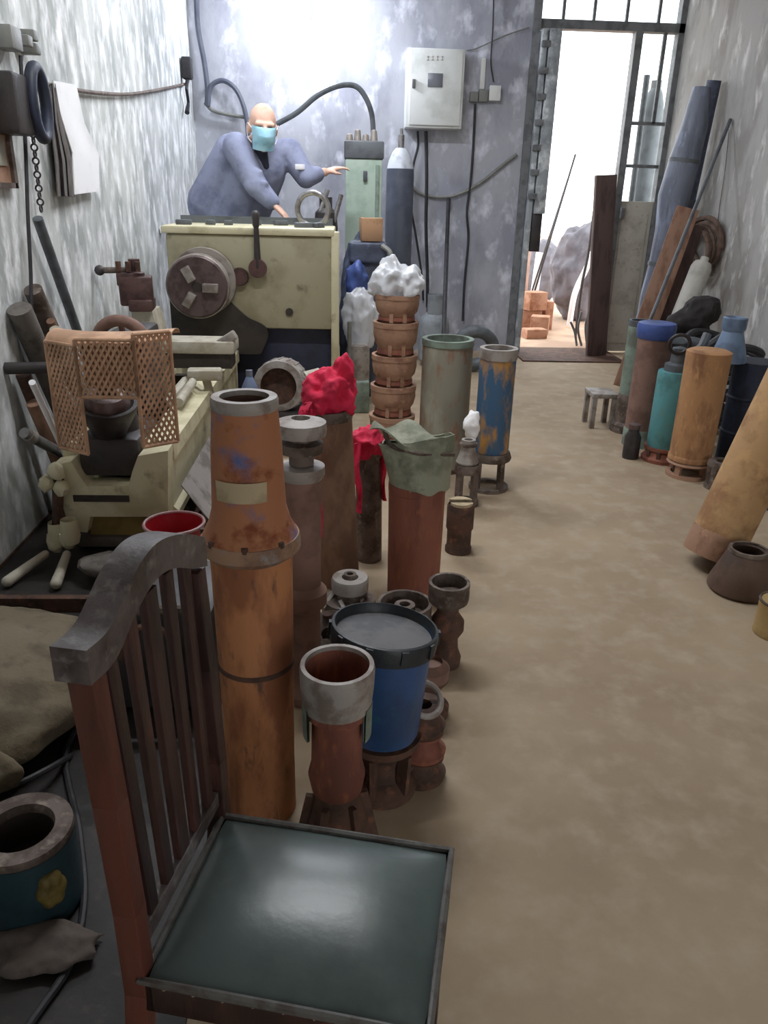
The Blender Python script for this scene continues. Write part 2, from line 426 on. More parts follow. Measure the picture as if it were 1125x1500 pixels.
# ------------------------------------------------------------------ back wall
WY = D - .03
a, c = A(597, 69, D - .2), A(674, 189, D - .2)
t = thing('electrical_cabinet', V((a.x + c.x) / 2, D, c.z), 'pale grey steel electrical cabinet fixed high on the back wall', 'electrical box')
MB().span((a.x, D - .2, c.z), (c.x + .01, D - .001, a.z), .008).build('body', 'panel_white', t)
d = MB().span((a.x + .03, D - .222, c.z + .02), (c.x - .01, D - .198, a.z - .01), .006).build('door', 'panel_white', t)
def rect(name, px, Y, material, par, th=.008, bev=.002):
    q, w = A(px[0], px[1], Y), A(px[2], px[3], Y)
    return MB().span((q.x, Y - th, w.z), (w.x, Y, q.z), bev).build(name, material, par)
rect('meter_window', (627, 107, 648, 128), D - .222, 'window_dark', d)
rect('latch', (604, 116, 608, 129), D - .222, 'frame_grey', d, .02)
b = MB()
for i in range(4):                                  # faint illegible marks over the meter window
    q = A(627 + i * 7, 85, D - .222)
    b.span((q.x - .012, D - .2235, q.z - .018), (q.x + .012, D - .222, q.z - .012)).span((q.x - .010, D - .2235, q.z + .006), (q.x + .012, D - .222, q.z + .012)).span((q.x - .003, D - .2235, q.z - .018), (q.x + .003, D - .222, q.z + .018))
b.build('faded_lettering', 'mark_red', d)
def wire(name, pts, Y, r, label, cat='cable', material='black_rubber', group=None, sm=6):
    return tag(MB().tube([A(x, y, Y) for x, y in pts], r, 8, sm).build(name, material), label, cat, group)
wire('power_cable', [(612, 192), (612, 215), (604, 250), (602, 300), (610, 350), (618, 405), (620, 440)], WY, .010, 'black cable hanging from the left underside of the electrical cabinet')
wire('power_cable', [(624, 192), (625, 260), (624, 330), (626, 400), (626, 450)], WY, .015, 'thicker black cable dropping straight down below the electrical cabinet')
wire('power_cable', [(696, 152), (694, 200), (690, 260), (684, 310), (686, 350), (680, 420), (678, 470)], WY, .011, 'wavy black cable hanging down from the wall sockets beside the cabinet')
wire('thin_wire', [(724, -40), (722, 40), (719, 90), (723, 120)], WY, .006, 'thin black wire running down from the ceiling to the white adapter')
wire('rubber_hose', [(598, 268), (620, 285), (660, 288), (700, 270), (735, 243), (757, 226)], WY + .008, .014, 'sagging grey hose along the back wall under the cabinet', 'hose', 'grey_plastic')
wire('thin_wire', [(775, 40), (740, 52), (700, 70), (684, 74)], WY + .015, .005, 'dark wire strung from the door frame to the electrical cabinet top', material='grey_plastic')
t = thing('wall_socket', A(697, 145, D), 'grey double socket block on the back wall right of the cabinet', 'socket')
rect('socket', (688, 135, 699, 150), D, 'grey_plastic', t, .05, .004); rect('socket', (701, 132, 713, 150), D, 'grey_plastic', t, .05, .004)
tag(rect('plug_adapter', (716, 126, 731, 149), D, 'panel_white', None, .06, .006), 'small white plug adapter beside the grey wall sockets', 'plug')
tag(rect('conduit_strip', (705, 85, 709, 131), D, 'panel_white', None, .02, .003), 'short pale conduit strip above the grey wall sockets', 'conduit')
a = A(657, 292, D - .03); q = A(650, 486, 5.45); g = a + (q - a) * (a.z / (a.z - q.z)) if a.z > q.z else q; g = V(A(649, 545, 5.6).x, 5.6, .01)
tag(MB().tube([g, a], .018, 10).build('iron_bar', 'black_rubber'), 'black iron bar leaning against the back wall below the cabinet', 'bar')
# hoses behind the worker; the dark ones painted greyer as if hazed over
wire('air_hose', [(287, -20), (290, 40), (299, 90), (304, 130), (303, 155)], D - .06, .022, 'thick dark hose coming down the back left corner to a coupling', 'hose', 'cylinder_grey')
wire('air_hose', [(305, 155), (308, 128), (325, 118), (343, 128), (355, 150), (362, 180), (366, 230)], D - .07, .02, 'dark hose arching from the corner coupling down behind the worker', 'hose', 'cylinder_grey')
wire('air_hose', [(300, 150), (312, 162), (335, 168), (360, 172)], D - .05, .015, 'lower grey hose running from the corner coupling behind the worker', 'hose', 'grey_plastic')
wire('coolant_hose', [(405, 182), (435, 165), (465, 140), (495, 126), (520, 126), (535, 142), (545, 170), (547, 212)], 6.75, .02, 'grey hose arching over from the worker to the green cabinet', 'hose', 'machine_top')
# standing gas cylinder with white cap, its shoulder painted pale as a reflection
p = A(585, 300, 7.2); r = m(20, p); zt = A(585, 236, 7.2).z
t = thing('gas_cylinder', (p.x, 7.2, 0), 'dark grey gas cylinder with a pale cap, its shoulder painted with a white reflection, standing against the back wall', 'gas cylinder')
MB().rev([(0, 0), (r * .95, 0), (r, .02), (r, zt - .12), (r * .97, zt - .06)], (p.x, 7.2, 0)).build('cylinder_body', 'cylinder_grey', t)
MB().rev([(r * .97, zt - .06), (r * .86, zt), (r * .6, zt + .07), (r * .36, zt + .1), (0, zt + .1)], (p.x, 7.2, 0)).build('shoulder', 'cylinder_cap', t)
MB().rev([(0, zt + .09), (r * .22, zt + .1), (r * .22, zt + .2), (r * .12, zt + .21), (r * .12, zt + .25), (0, zt + .25)], (p.x, 7.2, 0)).build('valve', 'steel', t)
# small lpg cylinder
p = A(636, 480, 6.9); r = m(22, p); zt = A(636, 457, 6.9).z
t = thing('gas_bottle', (p.x, 6.9, 0), 'small squat grey gas bottle with a collar behind the grey-green pipe', 'gas cylinder')
MB().rev([(0, 0), (r * .8, 0), (r * .8, .03), (r, .06), (r, zt - .12), (r * .9, zt - .05), (r * .5, zt), (0, zt)], (p.x, 6.9, 0)).build('cylinder_body', 'lpg', t)
MB().rev([(r * .62, zt - .02), (r * .62, zt + .15), (r * .56, zt + .15), (r * .56, zt - .02)], (p.x, 6.9, 0), closed=True, a0=-2.6, a1=2.6).build('collar', 'lpg', t)
MB().rev([(0, zt - .01), (.02, zt - .01), (.02, zt + .08), (.035, zt + .09), (.035, zt + .11), (0, zt + .11)], (p.x, 6.9, 0)).build('valve', 'steel', t)
# coil of hose and tyre-like ring on floor by the back wall
p = A(706, 486, 6.3)
tag(MB().ring((p.x, 6.6, .21), .155, .055, (0, .96, .28), 40, 12).build('hose_coil', 'machine_top'), 'dark rubber hose ring standing by the back wall near the doorway', 'hose')

# ------------------------------------------------------------------ left wall
LX = XL + .02
def lw(x, y, off=.02): return AX(x, y, XL + off)
a = lw(14, 36, .06); c = lw(43, 82, .06)
t = thing('junction_box', V(XL, (a.y + c.y) / 2, c.z), 'grey electrical junction box with plugs high on the left wall', 'socket')
MB().span((XL, a.y - .02, c.z), (XL + .07, c.y - .08, a.z), .006).build('housing', 'grey_plastic', t)
for k, (x, y) in enumerate(((38, 60), (50, 72), (46, 52))):
    q = lw(x, y, .05); MB().box((XL + .035, q.y, q.z), (.07, .05, .04), None, .006).build('plug', 'grey_plastic', t)
def lwire(name, pts, r, label, cat='cable', off=.02, material='black_rubber', group=None):
    return tag(MB().tube([lw(x, y, off) for x, y in pts], r, 8, 6).build(name, material), label, cat, group)
lwire('power_cable', [(30, 82), (34, 150), (38, 230), (41, 320), (45, 400), (46, 482)], .008, 'long black cord hanging down the left wall from the junction box', off=.05)
lwire('cable', [(-40, 110), (0, 110), (40, 118), (90, 128), (140, 136), (190, 138), (235, 131), (272, 123)], .010, 'grey cable strung along the left wall at head height', material='rust_grey')
# speaker-like black reel box
a = lw(27, 106, .12); c = lw(52, 200, .12)
t = thing('hose_reel', V(XL, a.y, c.z), 'black box with a coiled cable loop hanging on the left wall beside the towel', 'reel')
MB().span((XL + .005, a.y - .06, c.z), (XL + .12, c.y + .02, a.z), .015).build('case', 'machine_dark', t)
q = lw(62, 152, .13)
MB().ring((XL + .125, q.y - .02, q.z), .125, .024, (1, 0, 0), 32, 10, .62).build('cable_loop', 'navy', t)
# towel and the grey strip beside it
def sheet(pl, pr, off, fold=.02, nu=14, nv=24, seed=0, nf=3):
    """hanging cloth between two photographed edges"""
    def f(u, v):
        k = v * (len(pl) - 1); i = min(int(k), len(pl) - 2); w = k - i
        x0 = pl[i][0] * (1 - w) + pl[i + 1][0] * w; y0_ = pl[i][1] * (1 - w) + pl[i + 1][1] * w
        x1 = pr[i][0] * (1 - w) + pr[i + 1][0] * w; y1 = pr[i][1] * (1 - w) + pr[i + 1][1] * w
        o_ = off + fold * math.sin(u * nf * 2 * PI + seed) * (.3 + .7 * v) + fold
        return lw(x0 + (x1 - x0) * u, y0_ + (y1 - y0_) * u, o_)
    return f
tag(MB().grid(sheet([(76, 118), (88, 170), (105, 225), (108, 285)], [(110, 124), (122, 180), (143, 225), (144, 280)], .03, .006, nf=1.0), 14, 24, .006).build('towel', 'white_paper'), 'white towel hanging on the left wall', 'towel')
tag(MB().grid(sheet([(73, 125), (74, 180), (80, 235), (84, 288)], [(80, 122), (90, 180), (104, 235), (108, 288)], .02, .014, seed=1, nf=2.5), 14, 24, .006).build('rag', 'grey_cloth'), 'dark grey rag hanging on the left wall just behind the white towel', 'cloth')
c = MB()
for i in range(12):
    q = lw(48 + i * 1.1, 196 + i * 10, .03); nx = (1, 0, 0) if i % 2 else (0, 1, 0)
    c.ring(q, .013, .004, nx, 14, 6, 1.0)
tag(c.build('chain', 'machine_dark'), 'dark chain hanging below the black reel box on the left wall', 'chain')
t = thing('notice_board', lw(10, 270), 'faded rust-stained board on the left wall at the photo edge', 'board')
a = lw(-30, 150, .03); c = lw(24, 268, .03)
MB().span((XL + .002, a.y, c.z), (XL + .02, c.y, a.z)).build('panel', 'rust_bowl', t)
MB().span((XL + .002, a.y + .06, c.z + .06), (XL + .026, c.y - .05, a.z - .1)).build('sheet', 'sage_rust', t)
MB().span((XL + .002, c.y - .02, c.z - .02), (XL + .035, c.y + .01, a.z + .02)).span((XL + .002, a.y - .02, c.z - .02), (XL + .035, c.y, c.z)).build('board_frame', 'rust_grey', t)
# black switch with cable in the corner
q = lw(274, 100, .05)
t = thing('cable_switch', q, 'small black switch with a dangling lead in the back left corner', 'switch')
MB().box(q, (.08, .08, .16), None, .015).build('switch_body', 'black_rubber', t)
MB().tube([q + V(0, -.0, -.07), lw(273, 130, .05), lw(276, 150, .04), lw(274, 165, .04)], [.018, .012, .012, .02], 8).build('lead', 'black_rubber', t)
q = lw(240, 337, .03)
tag(MB().box(q, (.05, .07, .05), None, .01).build('wall_hook', 'white_paper'), 'small white bracket on the left wall beside the lathe headstock', 'bracket')

# ------------------------------------------------------------------ bars leaning in the left corner behind the lathe
def lean(name, top, wall, bot, r, label, material, cat='bar', n=12):
    a = AX(*top, XL + wall); b = G(*bot); b.z = r * .5 + .03
    return tag(MB().tube([b, a], r, n).build(name, material), label, cat)
lean('steel_bar', (55, 320), .05, (174, 664), .022, 'tallest dark steel bar leaning on the left wall behind the mesh guard', 'machine_top')
lean('steel_pipe', (48, 424), .045, (162, 688), .038, 'thick dark grey pipe leaning on the left wall under the hanging cord', 'rust_grey')
lean('wooden_pole', (28, 452), .05, (140, 718), .048, 'thick brownish wooden pole leaning leftmost behind the mesh guard', 'stone', 'pole')
lean('wooden_stick', (74, 470), .11, (172, 690), .018, 'thin brown stick leaning between the two thick poles', 'rust_brown', 'stick')
lean('pale_stick', (80, 482), .15, (172, 706), .022, 'pale short stick leaning just right of the thick pipe', 'handle_pale', 'stick')
lean('iron_bar', (34, 548), .05, (112, 752), .030, 'rusty dark iron bar leaning low in the left corner', 'rust_dark')
lean('iron_bar', (50, 590), .09, (120, 760), .032, 'brown iron bar leaning lowest in the left corner stack', 'rust_brown')
lean('white_tube', (47, 560), .24, (128, 742), .012, 'thin white tube leaning in front of the dark bars at left', 'white_paper', 'tube')
a, b = AX(30, 540, XL + .06), AX(62, 541, XL + .16)
b = V(XL + .26, a.y + .04, a.z)
tag(MB().tube([V(XL + .002, a.y, a.z), b], .024, 12).build('wall_peg', 'machine_dark'), 'short dark peg sticking out of the left wall among the bars', 'peg')
a = AX(35, 634, XL + .09); b = A(68, 652, a.y + .12)
t = thing('chrome_tube', V((a.x + b.x) / 2, (a.y + b.y) / 2, a.z - .1), 'shiny chrome tube end poking out of the bars by the left wall', 'tube')
MB().tube([a, b + (b - a) * .8], .022, 14).build('tube_body', 'steel', t)
MB().tube([a + (b - a) * .15, a + (b - a) * .4], .026, 14).build('tube_collar', 'steel_worn', t)

# ------------------------------------------------------------------ lathe
LY = 2.9
lt = thing('lathe', (-.93, LY, 0), 'old cream metal lathe running along the left wall to the worker', 'lathe')
def P2(x, y, Y=LY): q = A(x, y, Y); return (q.x, q.z)
face = [P2(*p) for p in ((76, 682), (104, 676), (118, 700), (128, 712), (188, 712), (194, 690), (202, 668), (246, 660), (246, 772), (222, 774), (218, 757), (132, 757), (128, 780), (102, 778))]
MB().prism(face, (0, LY, 0), (1, 0, 0), (0, 0, 1), (0, .10, 0)).build('end_plate', 'cream_machine', lt, smooth=False)
q, w = P2(107, 725), P2(190, 735)
MB().span((q[0], LY - .004, w[1]), (w[0], LY + .01, q[1])).build('end_slot', 'oil_and_hollow', lt)  # flat dark plate, the slot's shade put into its colour
xr = P2(246, 660)[0]; zt = P2(246, 660)[1]; zb = P2(246, 772)[1]; xl = P2(80, 682)[0]
BE = 5.0
rail = [(xr - .13, zt), (xr - .09, zt), (xr - .075, zt + .018), (xr - .05, zt), (xr, zt), (xr, zt - .07), (xr - .02, zt - .09), (xr - .02, zb + .05), (xr, zb + .03), (xr, zb), (xr - .13, zb)]
MB().prism(rail, (0, LY + .1, 0), (1, 0, 0), (0, 0, 1), (0, BE - LY - .1, 0)).build('bed_rail', 'cream_machine', lt, smooth=False)
MB().prism([(xl + (xr - p[0]), p[1] - .03) for p in rail], (0, LY + .1, 0), (1, 0, 0), (0, 0, 1), (0, BE - LY - .1, 0)).build('bed_rail', 'cream_machine', lt, smooth=False)
b = MB()
for y in (3.3, 3.9, 4.5): b.span((xl + .1, y, zb), (xr - .1, y + .06, zt - .06))
b.build('bed_web', 'oil_and_hollow', lt)
for y in (LY + .06, 4.55):
    MB().span((xl + .08, y, .03), (xr - .06, y + .3, zb + .02), .01).build('leg', 'yellow_stain', lt)
    MB().span((xl + .03, y - .03, .03), (xr - .02, y + .33, .075), .01).build('foot', 'stone', lt)
# tailstock with dished wheel
c = A(157, 592, 2.98)
ts = MB().span((-1.06, 2.95, zt - .13), (-.82, 3.3, zt + .03), .02).rev([(.075, 0), (.06, .12), (.065, .26)], (c.x + .015, 3.1, zt - .02)).build('tailstock', 'machine_dark', lt)
R = m(44, c)
MB().rev([(R * .3, -.16), (R * .55, -.13), (R * .9, -.035), (R, 0), (R, .012), (R * .86, .012), (R * .5, -.04), (0, -.05)], c, (.12, -.30, 1)).build('dish_wheel', 'machine_dark', ts)
MB().rev([(0, -.05), (R * .72, -.05), (R * .75, .015), (R * .6, .045), (R * .35, .05), (R * .3, .02), (0, .02)], c, (.12, -.30, 1)).build('turned_ring', 'chuck', ts)
# handwheel ring behind the guard
c = A(180, 506, 3.4); R = m(37, c)
w = MB().ring(c, R, .026, (.1, 1, .15), 40, 10).build('handwheel', 'brown_mauve', lt)
MB().rev([(0, -.03), (.035, -.03), (.035, .03), (0, .03)], c, (.1, 1, .15)).tube([c + V(-R, 0, 0), c, c + V(R, 0, 0)], .013, 8).tube([c + V(0, 0, R), c + V(0, .05, -R)], .013, 8).build('spokes', 'brown_mauve', w)
MB().span((c.x - .08, 3.42, zt - .02), (c.x + .08, 3.75, c.z + .05), .02).build('apron', 'machine_dark', lt)
# tool post
c = A(200, 425, 4.35)
tp = MB().box(c, (.17, .15, .15), .2, .012).box(c + V(-.05, 0, .06), (.09, .13, .07), .2, .01).box(c + V(.03, -.02, -.07), (.12, .18, .06), .1, .01).build('tool_post', 'toolpost', lt)
a, b = A(146, 396, 4.33), A(200, 401, 4.35)
MB().tube([b + V(0, 0, .02), a], .016, 10).build('clamp_lever', 'rust_grey', tp)
MB().blob(a, .028, 2).build('lever_knob', 'machine_dark', tp)
MB().rev([(0, .03), (.05, .03), (.05, .09), (.03, .1), (.03, .16), (0, .16)], c).build('clamp_nut', 'toolpost', tp)
for k in range(3): MB().rev([(0, 0), (.014, 0), (.014, .05), (0, .05)], c + V(-.07 + k * .05, -.05, .1)).build('clamp_bolt', 'rust_dark', tp)
z0 = zt
MB().prism([(c.x - .03, z0), (c.x + .16, z0), (c.x + .13, z0 + .14), (c.x + .09, c.z - .1), (c.x - .02, c.z - .09)], (0, 4.28, 0), (1, 0, 0), (0, 0, 1), (0, .2, 0)).build('compound_slide', 'handle_pale', lt, smooth=False)
# carriage and cross slide
a, b = A(252, 503, 4.25), A(345, 516, 4.25)
cs = MB().span((a.x - .2, 4.2, b.z - .005), (b.x, 4.4, a.z + .02), .012).build('carriage', 'handle_pale', lt)
MB().span((a.x, 4.22, b.z - .085), (b.x - .02, 4.38, b.z - .006)).build('carriage_base', 'oil_and_hollow', cs)
q = A(332, 500, 4.25); MB().beam(q + V(-.06, 0, -.03), q + V(.05, 0, .04), .05, .06, None, .01).build('slide_handle', 'steel_worn', cs)
a = A(300, 548, 3.9)
MB().box(a, (.17, .09, .055), .1, .012).tube([a, a + V(.02, 0, -.1)], .022, 8).tube([a + V(-.09, -.02, -.03), a + V(-.15, -.25, -.1)], .025, 8).build('feed_bracket', 'handle_pale', lt)
a = A(262, 590, 3.45); b = A(282, 560, 3.8)
MB().tube([a, b], .022, 10).build('feed_rod', 'handle_pale', lt)
# headstock
HY = 5.0
a, b = A(242, 350, HY), A(497, 350, HY); zb2 = A(400, 482, HY).z; zt2 = A(400, 345, HY).z
hs = MB().span((a.x, HY, zb2), (b.x - .04, HY + .52, zt2), .02).build('headstock', 'beige_machine', lt)
MB().span((a.x - .02, HY - .02, zt2), (b.x - .03, HY + .54, zt2 + .045), .012).build('headstock_cover', 'cream_machine', hs)
MB().span((b.x - .05, HY - .015, .06), (b.x, HY + .06, zt2 + .03), .008).build('corner_post', 'cream_machine', hs)
b2 = MB()
for i in range(7): b2.box((a.x + .1 + i * .14 + random.uniform(-.03, .03), HY + random.uniform(.1, .4), zt2 + .06), (random.uniform(.05, .12), .05, .03), random.uniform(0, 1), .005)
b2.span((a.x, HY + .5, zt2 + .04), (b.x - .05, HY + .53, zt2 + .09)).build('cover_fittings', 'machine_top', hs)
c = A(289, 420, HY - .14); R = m(45, c)
ch = MB().rev([(0, 0), (R * .93, 0), (R, .02), (R, .1), (R * .85, .11), (R * .85, .2), (0, .2)], (c.x, HY - .16, c.z), (0, 1, 0), 48).build('chuck', 'chuck', hs)
MB().rev([(R * .95, .012), (R * 1.02, .02), (R * 1.02, .1), (R * .95, .1)], (c.x, HY - .16, c.z), (0, 1, 0), 48, closed=True).build('chuck_rim', 'steel_worn', ch)
MB().rev([(0, 0), (R * 1.06, 0), (R * 1.08, .02), (R * 1.08, .05), (0, .05)], (c.x + .022, HY - .055, c.z + .022), (0, 1, 0), 48).build('back_plate', 'steel_worn', hs)
MB().rev([(0, -.004), (.03, -.004), (.03, 0), (0, 0)], (c.x, HY - .16, c.z), (0, 1, 0)).build('chuck_bore', 'oil_and_hollow', ch)  # dark disc on the chuck face, the bore's shade painted in
for k in range(3):
    th = PI / 2 + .5 + k * 2 * PI / 3; dr = V(math.cos(th), 0, math.sin(th))
    MB().beam(V(c.x, HY - .18, c.z) + dr * .04, V(c.x, HY - .18, c.z) + dr * .13, .05, .05, (0, 1, 0), .004).build('jaw', 'steel_worn', ch)
c = A(379, 392, HY)
lv = MB().rev([(0, 0), (.055, 0), (.055, .03), (.035, .04), (.035, .07), (0, .07)], (c.x, HY - .07, c.z), (0, 1, 0)).build('gear_lever', 'toolpost', hs)
e = A(375, 322, HY - .05)
MB().tube([V(c.x, HY - .05, c.z), V(e.x, HY - .06, e.z)], [.022, .014], 10).build('lever_arm', 'machine_dark', lv)
MB().cap(V(e.x, HY - .06, e.z - .03), V(e.x, HY - .06, e.z + .03), .02, .024).build('lever_grip', 'machine_dark', lv)
c = A(352, 405, HY); MB().rev([(0, 0), (.05, 0), (.055, .02), (.05, .04), (0, .04)], (c.x, HY - .04, c.z), (0, 1, 0)).build('selector_knob', 'toolpost', hs)
c = A(424, 457, HY); MB().rev([(0, 0), (.024, 0), (.024, .015), (0, .015)], (c.x, HY - .013, c.z), (0, 1, 0)).build('drain_plug', 'oil_and_hollow', hs)
zz = zb2
MB().prism([(a.x, zz - .16)] + [(c_.x, c_.y) for c_ in spline([V(a.x + .55, zz - .16, 0), V(a.x + .60, zz - .05, 0), V(a.x + .58, zz + .02, 0), V(a.x + .48, zz + .07, 0), V(a.x + .40, zz + .14, 0), V(a.x + .33, zz + .21, 0)], 5)] + [(a.x, zz + .22)], (0, HY - .012, 0), (1, 0, 0), (0, 0, 1), (0, .2, 0)).build('chuck_stain_plate', 'oil_and_hollow', lt, smooth=False)  # dark plate put in for the stain below the chuck, no real casing
MB().span((a.x + .38, HY + .1, .022), (b.x - .04, HY + .5, zb2), .01).build('headstock_pedestal', 'machine_navy', lt)
# levers at the near end
t = lt
for k, (j, e0, ee, off) in enumerate((((82, 792), (66, 812), (14, 868), 0), ((100, 788), (98, 812), (82, 855), .02))):
    c = A(*j, 2.84 - off)
    cl = MB().blob(c, (.035, .035, .05), 2, .25, 2, k).rev([(.03, -.05), (.038, -.02), (.03, .05)], c + V(.01, 0, .03)).build('lever_clamp', 'cream_machine', lt)
    a1, b1 = A(*e0, 2.8 - off), A(*ee, 2.60 - off); b1.z = max(b1.z, .045)
    MB().cap(a1, b1, .016, .021).build('lever_handle', 'handle_pale', cl)
for k, (x, y) in enumerate(((82, 690), (68, 708), (90, 715))):
    c = A(x, y, 2.87); MB().blob(c, (.03, .03, .036), 2, .3, 2.5, k + 5).build('clamp_screw', 'cream_machine', lt)
MB().tube([A(85, 700, 2.9), A(84, 790, 2.86)], .022, 10).build('lever_rod', 'rust_dark', lt)

# folding mesh guard
gt = thing('mesh_guard', A(155, 660, 2.78), 'orange-brown expanded metal guard wrapped over the near end of the lathe', 'guard')
def mesh_panel(o, u, v, name):
    o, u, v = V(o), V(u), V(v); U, W = u.length, v.length; uu, vv = u.normalized(), v.normalized(); n = uu.cross(vv)
    b = MB(); pit = .021
    for sgn in (1, -1):
        dx, dy = math.cos(sgn * 1.05), math.sin(sgn * 1.05)
        k = -int(W / pit) - 2
        while k * pit < U + W:
            # line through (k*pit, 0 or W)
            x0, y0 = k * pit, (0 if sgn > 0 else W)
            t0, t1 = 0, W / abs(dy)
            if dx > 0:
                t0 = max(t0, (0 - x0) / dx); t1 = min(t1, (U - x0) / dx)
            if t1 - t0 > .004:
                p0 = o + uu * (x0 + dx * t0) + vv * (y0 + dy * t0) + n * .0015 * sgn
                p1 = o + uu * (x0 + dx * t1) + vv * (y0 + dy * t1) + n * .0015 * sgn
                b.beam(p0, p1, .0085, .003, (uu * -dy + vv * dx))
            k += 1
    b.build(name, 'mesh_orange', gt, smooth=False)
    f = MB()
    for p0, p1 in ((o, o + u), (o + u, o + u + v), (o + u + v, o + v), (o + v, o)): f.tube([p0, p1], .007, 8)
    f.build('guard_edge', 'mesh_orange', gt)
pts = dict(lt0=(64, 500), lt1=(108, 496), rt0=(194, 490), rt1=(250, 502))
q0 = A(70, 655, 2.82); q1 = A(112, 660, 2.74); q2 = A(196, 655, 2.74); q3 = A(244, 650, 2.82)
t0 = A(66, 500, 2.82); t1 = A(108, 497, 2.74); t2 = A(194, 490, 2.74); t3 = A(249, 500, 2.82)
h0, h1, h2, h3 = t0.z - q0.z, t1.z - q1.z, t2.z - q2.z, t3.z - q3.z
mesh_panel((t0.x, 2.82, q0.z), (t1.x - t0.x, -.08, 0), (0, 0, h0), 'mesh_panel')
mesh_panel((t1.x, 2.74, A(150, 582, 2.74).z), (t2.x - t1.x, 0, .0), (0, 0, t1.z - A(150, 582, 2.74).z), 'mesh_panel')
mesh_panel((t2.x, 2.74, q2.z), (t3.x - t2.x, .08, 0), (0, 0, h2), 'mesh_panel')
b = MB()
def gr(u, v):
    a_ = PI * (.05 + .9 * v); s0, s1 = t0, t3
    x = s0.x + (s1.x - s0.x) * u
    return V(x, 2.74 + .08 * abs(2 * u - 1) ** 2 + .09 * (1 - math.cos(a_)) , s0.z + (s1.z - s0.z) * u + .0 + .03 * math.sin(a_))
b.grid(gr, 24, 8, .003).build('rolled_top', 'mesh_orange', gt)
# back sheet of the guard with the orange wear
MB().span((t1.x + .0, 2.80, A(150, 575, 2.74).z), (t2.x, 2.803, t1.z - .02)).build('guard_liner', 'mesh_orange', gt)

# chip tray, basin and pan
tr = thing('chip_tray', (-.9, 2.4, 0), 'low oily black steel tray on the floor under the lathe', 'tray')
MB().span((-1.345, 2.5, .004), (-.68, 4.95, .02)).build('tray_base', 'floor_oil', tr)
MB().span((-1.34, 2.44, .004), (-.30, 2.47, .06)).span((-.70, 2.47, .004), (-.68, 4.95, .03)).span((-1.35, 2.47, .004), (-1.345, 4.95, .03)).build('tray_lip', 'rust_dark', tr)
tag(MB().blob(A(165, 828, 2.66), (.13, .08, .045), 3, .15, 2, 3).build('stone_block', 'stone'), 'flat grey stone lying in front of the lathe foot', 'stone')
c = A(255, 766, 2.55); R = m(43, c)
t = thing('plastic_basin', (c.x, 2.55, 0), 'red plastic basin standing beside the lathe bed', 'basin')
MB().rev([(0, .03), (R * .7, .03), (R * .74, .05), (R, c.z), (R * .95, c.z), (R * .7, .06), (0, .06)], (c.x, 2.55, 0)).build('bowl', 'red_plastic', t)
MB().ring((c.x, 2.55, c.z), R * 1.0, .006).build('rim', 'pan_rim', t)
def pan(u, v):
    x = -.66 + u * .24; y = 2.95 + v * .95
    return V(x, y, .34 - .27 * u + .05 * (2 * v - 1) ** 2 * 0)
tag(MB().grid(lambda u, v: V(-.665 + u * .27, 2.95 + v * .95, .30 - .27 * math.sin(u * PI / 2)), 8, 8, .004).build('splash_sheet', 'pan_grey'), 'grey sheet metal splash plate sloping down beside the lathe bed', 'plate')

# ------------------------------------------------------------------ middle row of pump parts
def upright(px, Y): q = A(*px, Y); return V(q.x, Y, 0)
def R_(rows, cx, Y): return stack(cx, Y, rows)
# tall orange pump bowl
Y = 1.5; o = upright((385, 1180), Y); pr = R_([(580, 49), (594, 48), (655, 52), (705, 53), (740, 54), (762, 60), (782, 71), (802, 71), (806, 60), (965, 54), (1190, 51)], 372, Y)
zz = [p[1] for p in pr]; rr = [p[0] for p in pr]
t = thing('pump_bowl', o, 'tall orange rusty pump bowl with a grey top flange standing behind the chair', 'pump part')
MB().rev([(rr[1], zz[1]), (rr[2], zz[2]), (rr[3], zz[3]), (rr[4], zz[4]), (rr[5], zz[5]), (rr[6], zz[6])], o).build('neck', 'orange_blue', t)
MB().rev([(rr[1] * .72, zz[1] - .25), (rr[1] * .72, zz[0] - .01)], o).build('bore', 'rust_dark', t)
MB().rev([(rr[0] * .74, zz[0]), (rr[0] * .98, zz[0]), (rr[0] * 1.02, zz[0] - .006), (rr[0] * 1.02, zz[1]), (rr[0] * .95, zz[1] - .012), (rr[0] * .74, zz[1] - .012)], o, closed=True).build('top_flange', 'ring_grey', t)
MB().rev([(rr[6] * .9, zz[6] + .006), (rr[6], zz[6] + .004), (rr[6] * 1.03, zz[6] - .01), (rr[6] * 1.03, zz[7] + .006), (rr[7] * .97, zz[7]), (rr[8], zz[8] - .004)], o).build('collar', 'collar_rust', t)
MB().rev([(rr[8], zz[8]), (rr[9], zz[9]), (rr[9] * .97, .16), (rr[9] * .97, 0), (0, 0)], o, jit=.002).build('barrel', 'orange_rust', t)
MB().rev([(rr[9] * 1.0, zz[9] + .006), (rr[9] * 1.03, zz[9] + .004), (rr[9] * 1.03, zz[9] - .006), (rr[9] * 1.0, zz[9] - .008)], o).build('weld_band', 'rust_dark', t)
b = MB()
for k in range(6):
    a_ = k * PI / 3 - .3; d = V(math.cos(a_), math.sin(a_), 0)
    b.prism([(rr[4] * .9, zz[4] + .01), (rr[6] * 1.02, zz[6] + .002), (rr[6] * .6, zz[6] - .002)], o - d.cross(V(0, 0, 1)) * .004, d, (0, 0, 1), d.cross(V(0, 0, 1)) * .008)
al = math.atan2(-o.y, -o.x)
x_, y_, _ = basis((0, 0, 1)); 
zl0, zl1 = A(365, 738, Y - rr[3]).z, A(365, 708, Y - rr[3]).z
a_c = math.atan2(-1, -.25)
MB().rev([(rr[3] + .004, zl0), (rr[3] + .005, zl1)], o, n=16, a0=a_c - .55, a1=a_c + .85).build('blank_label', 'cream', t)
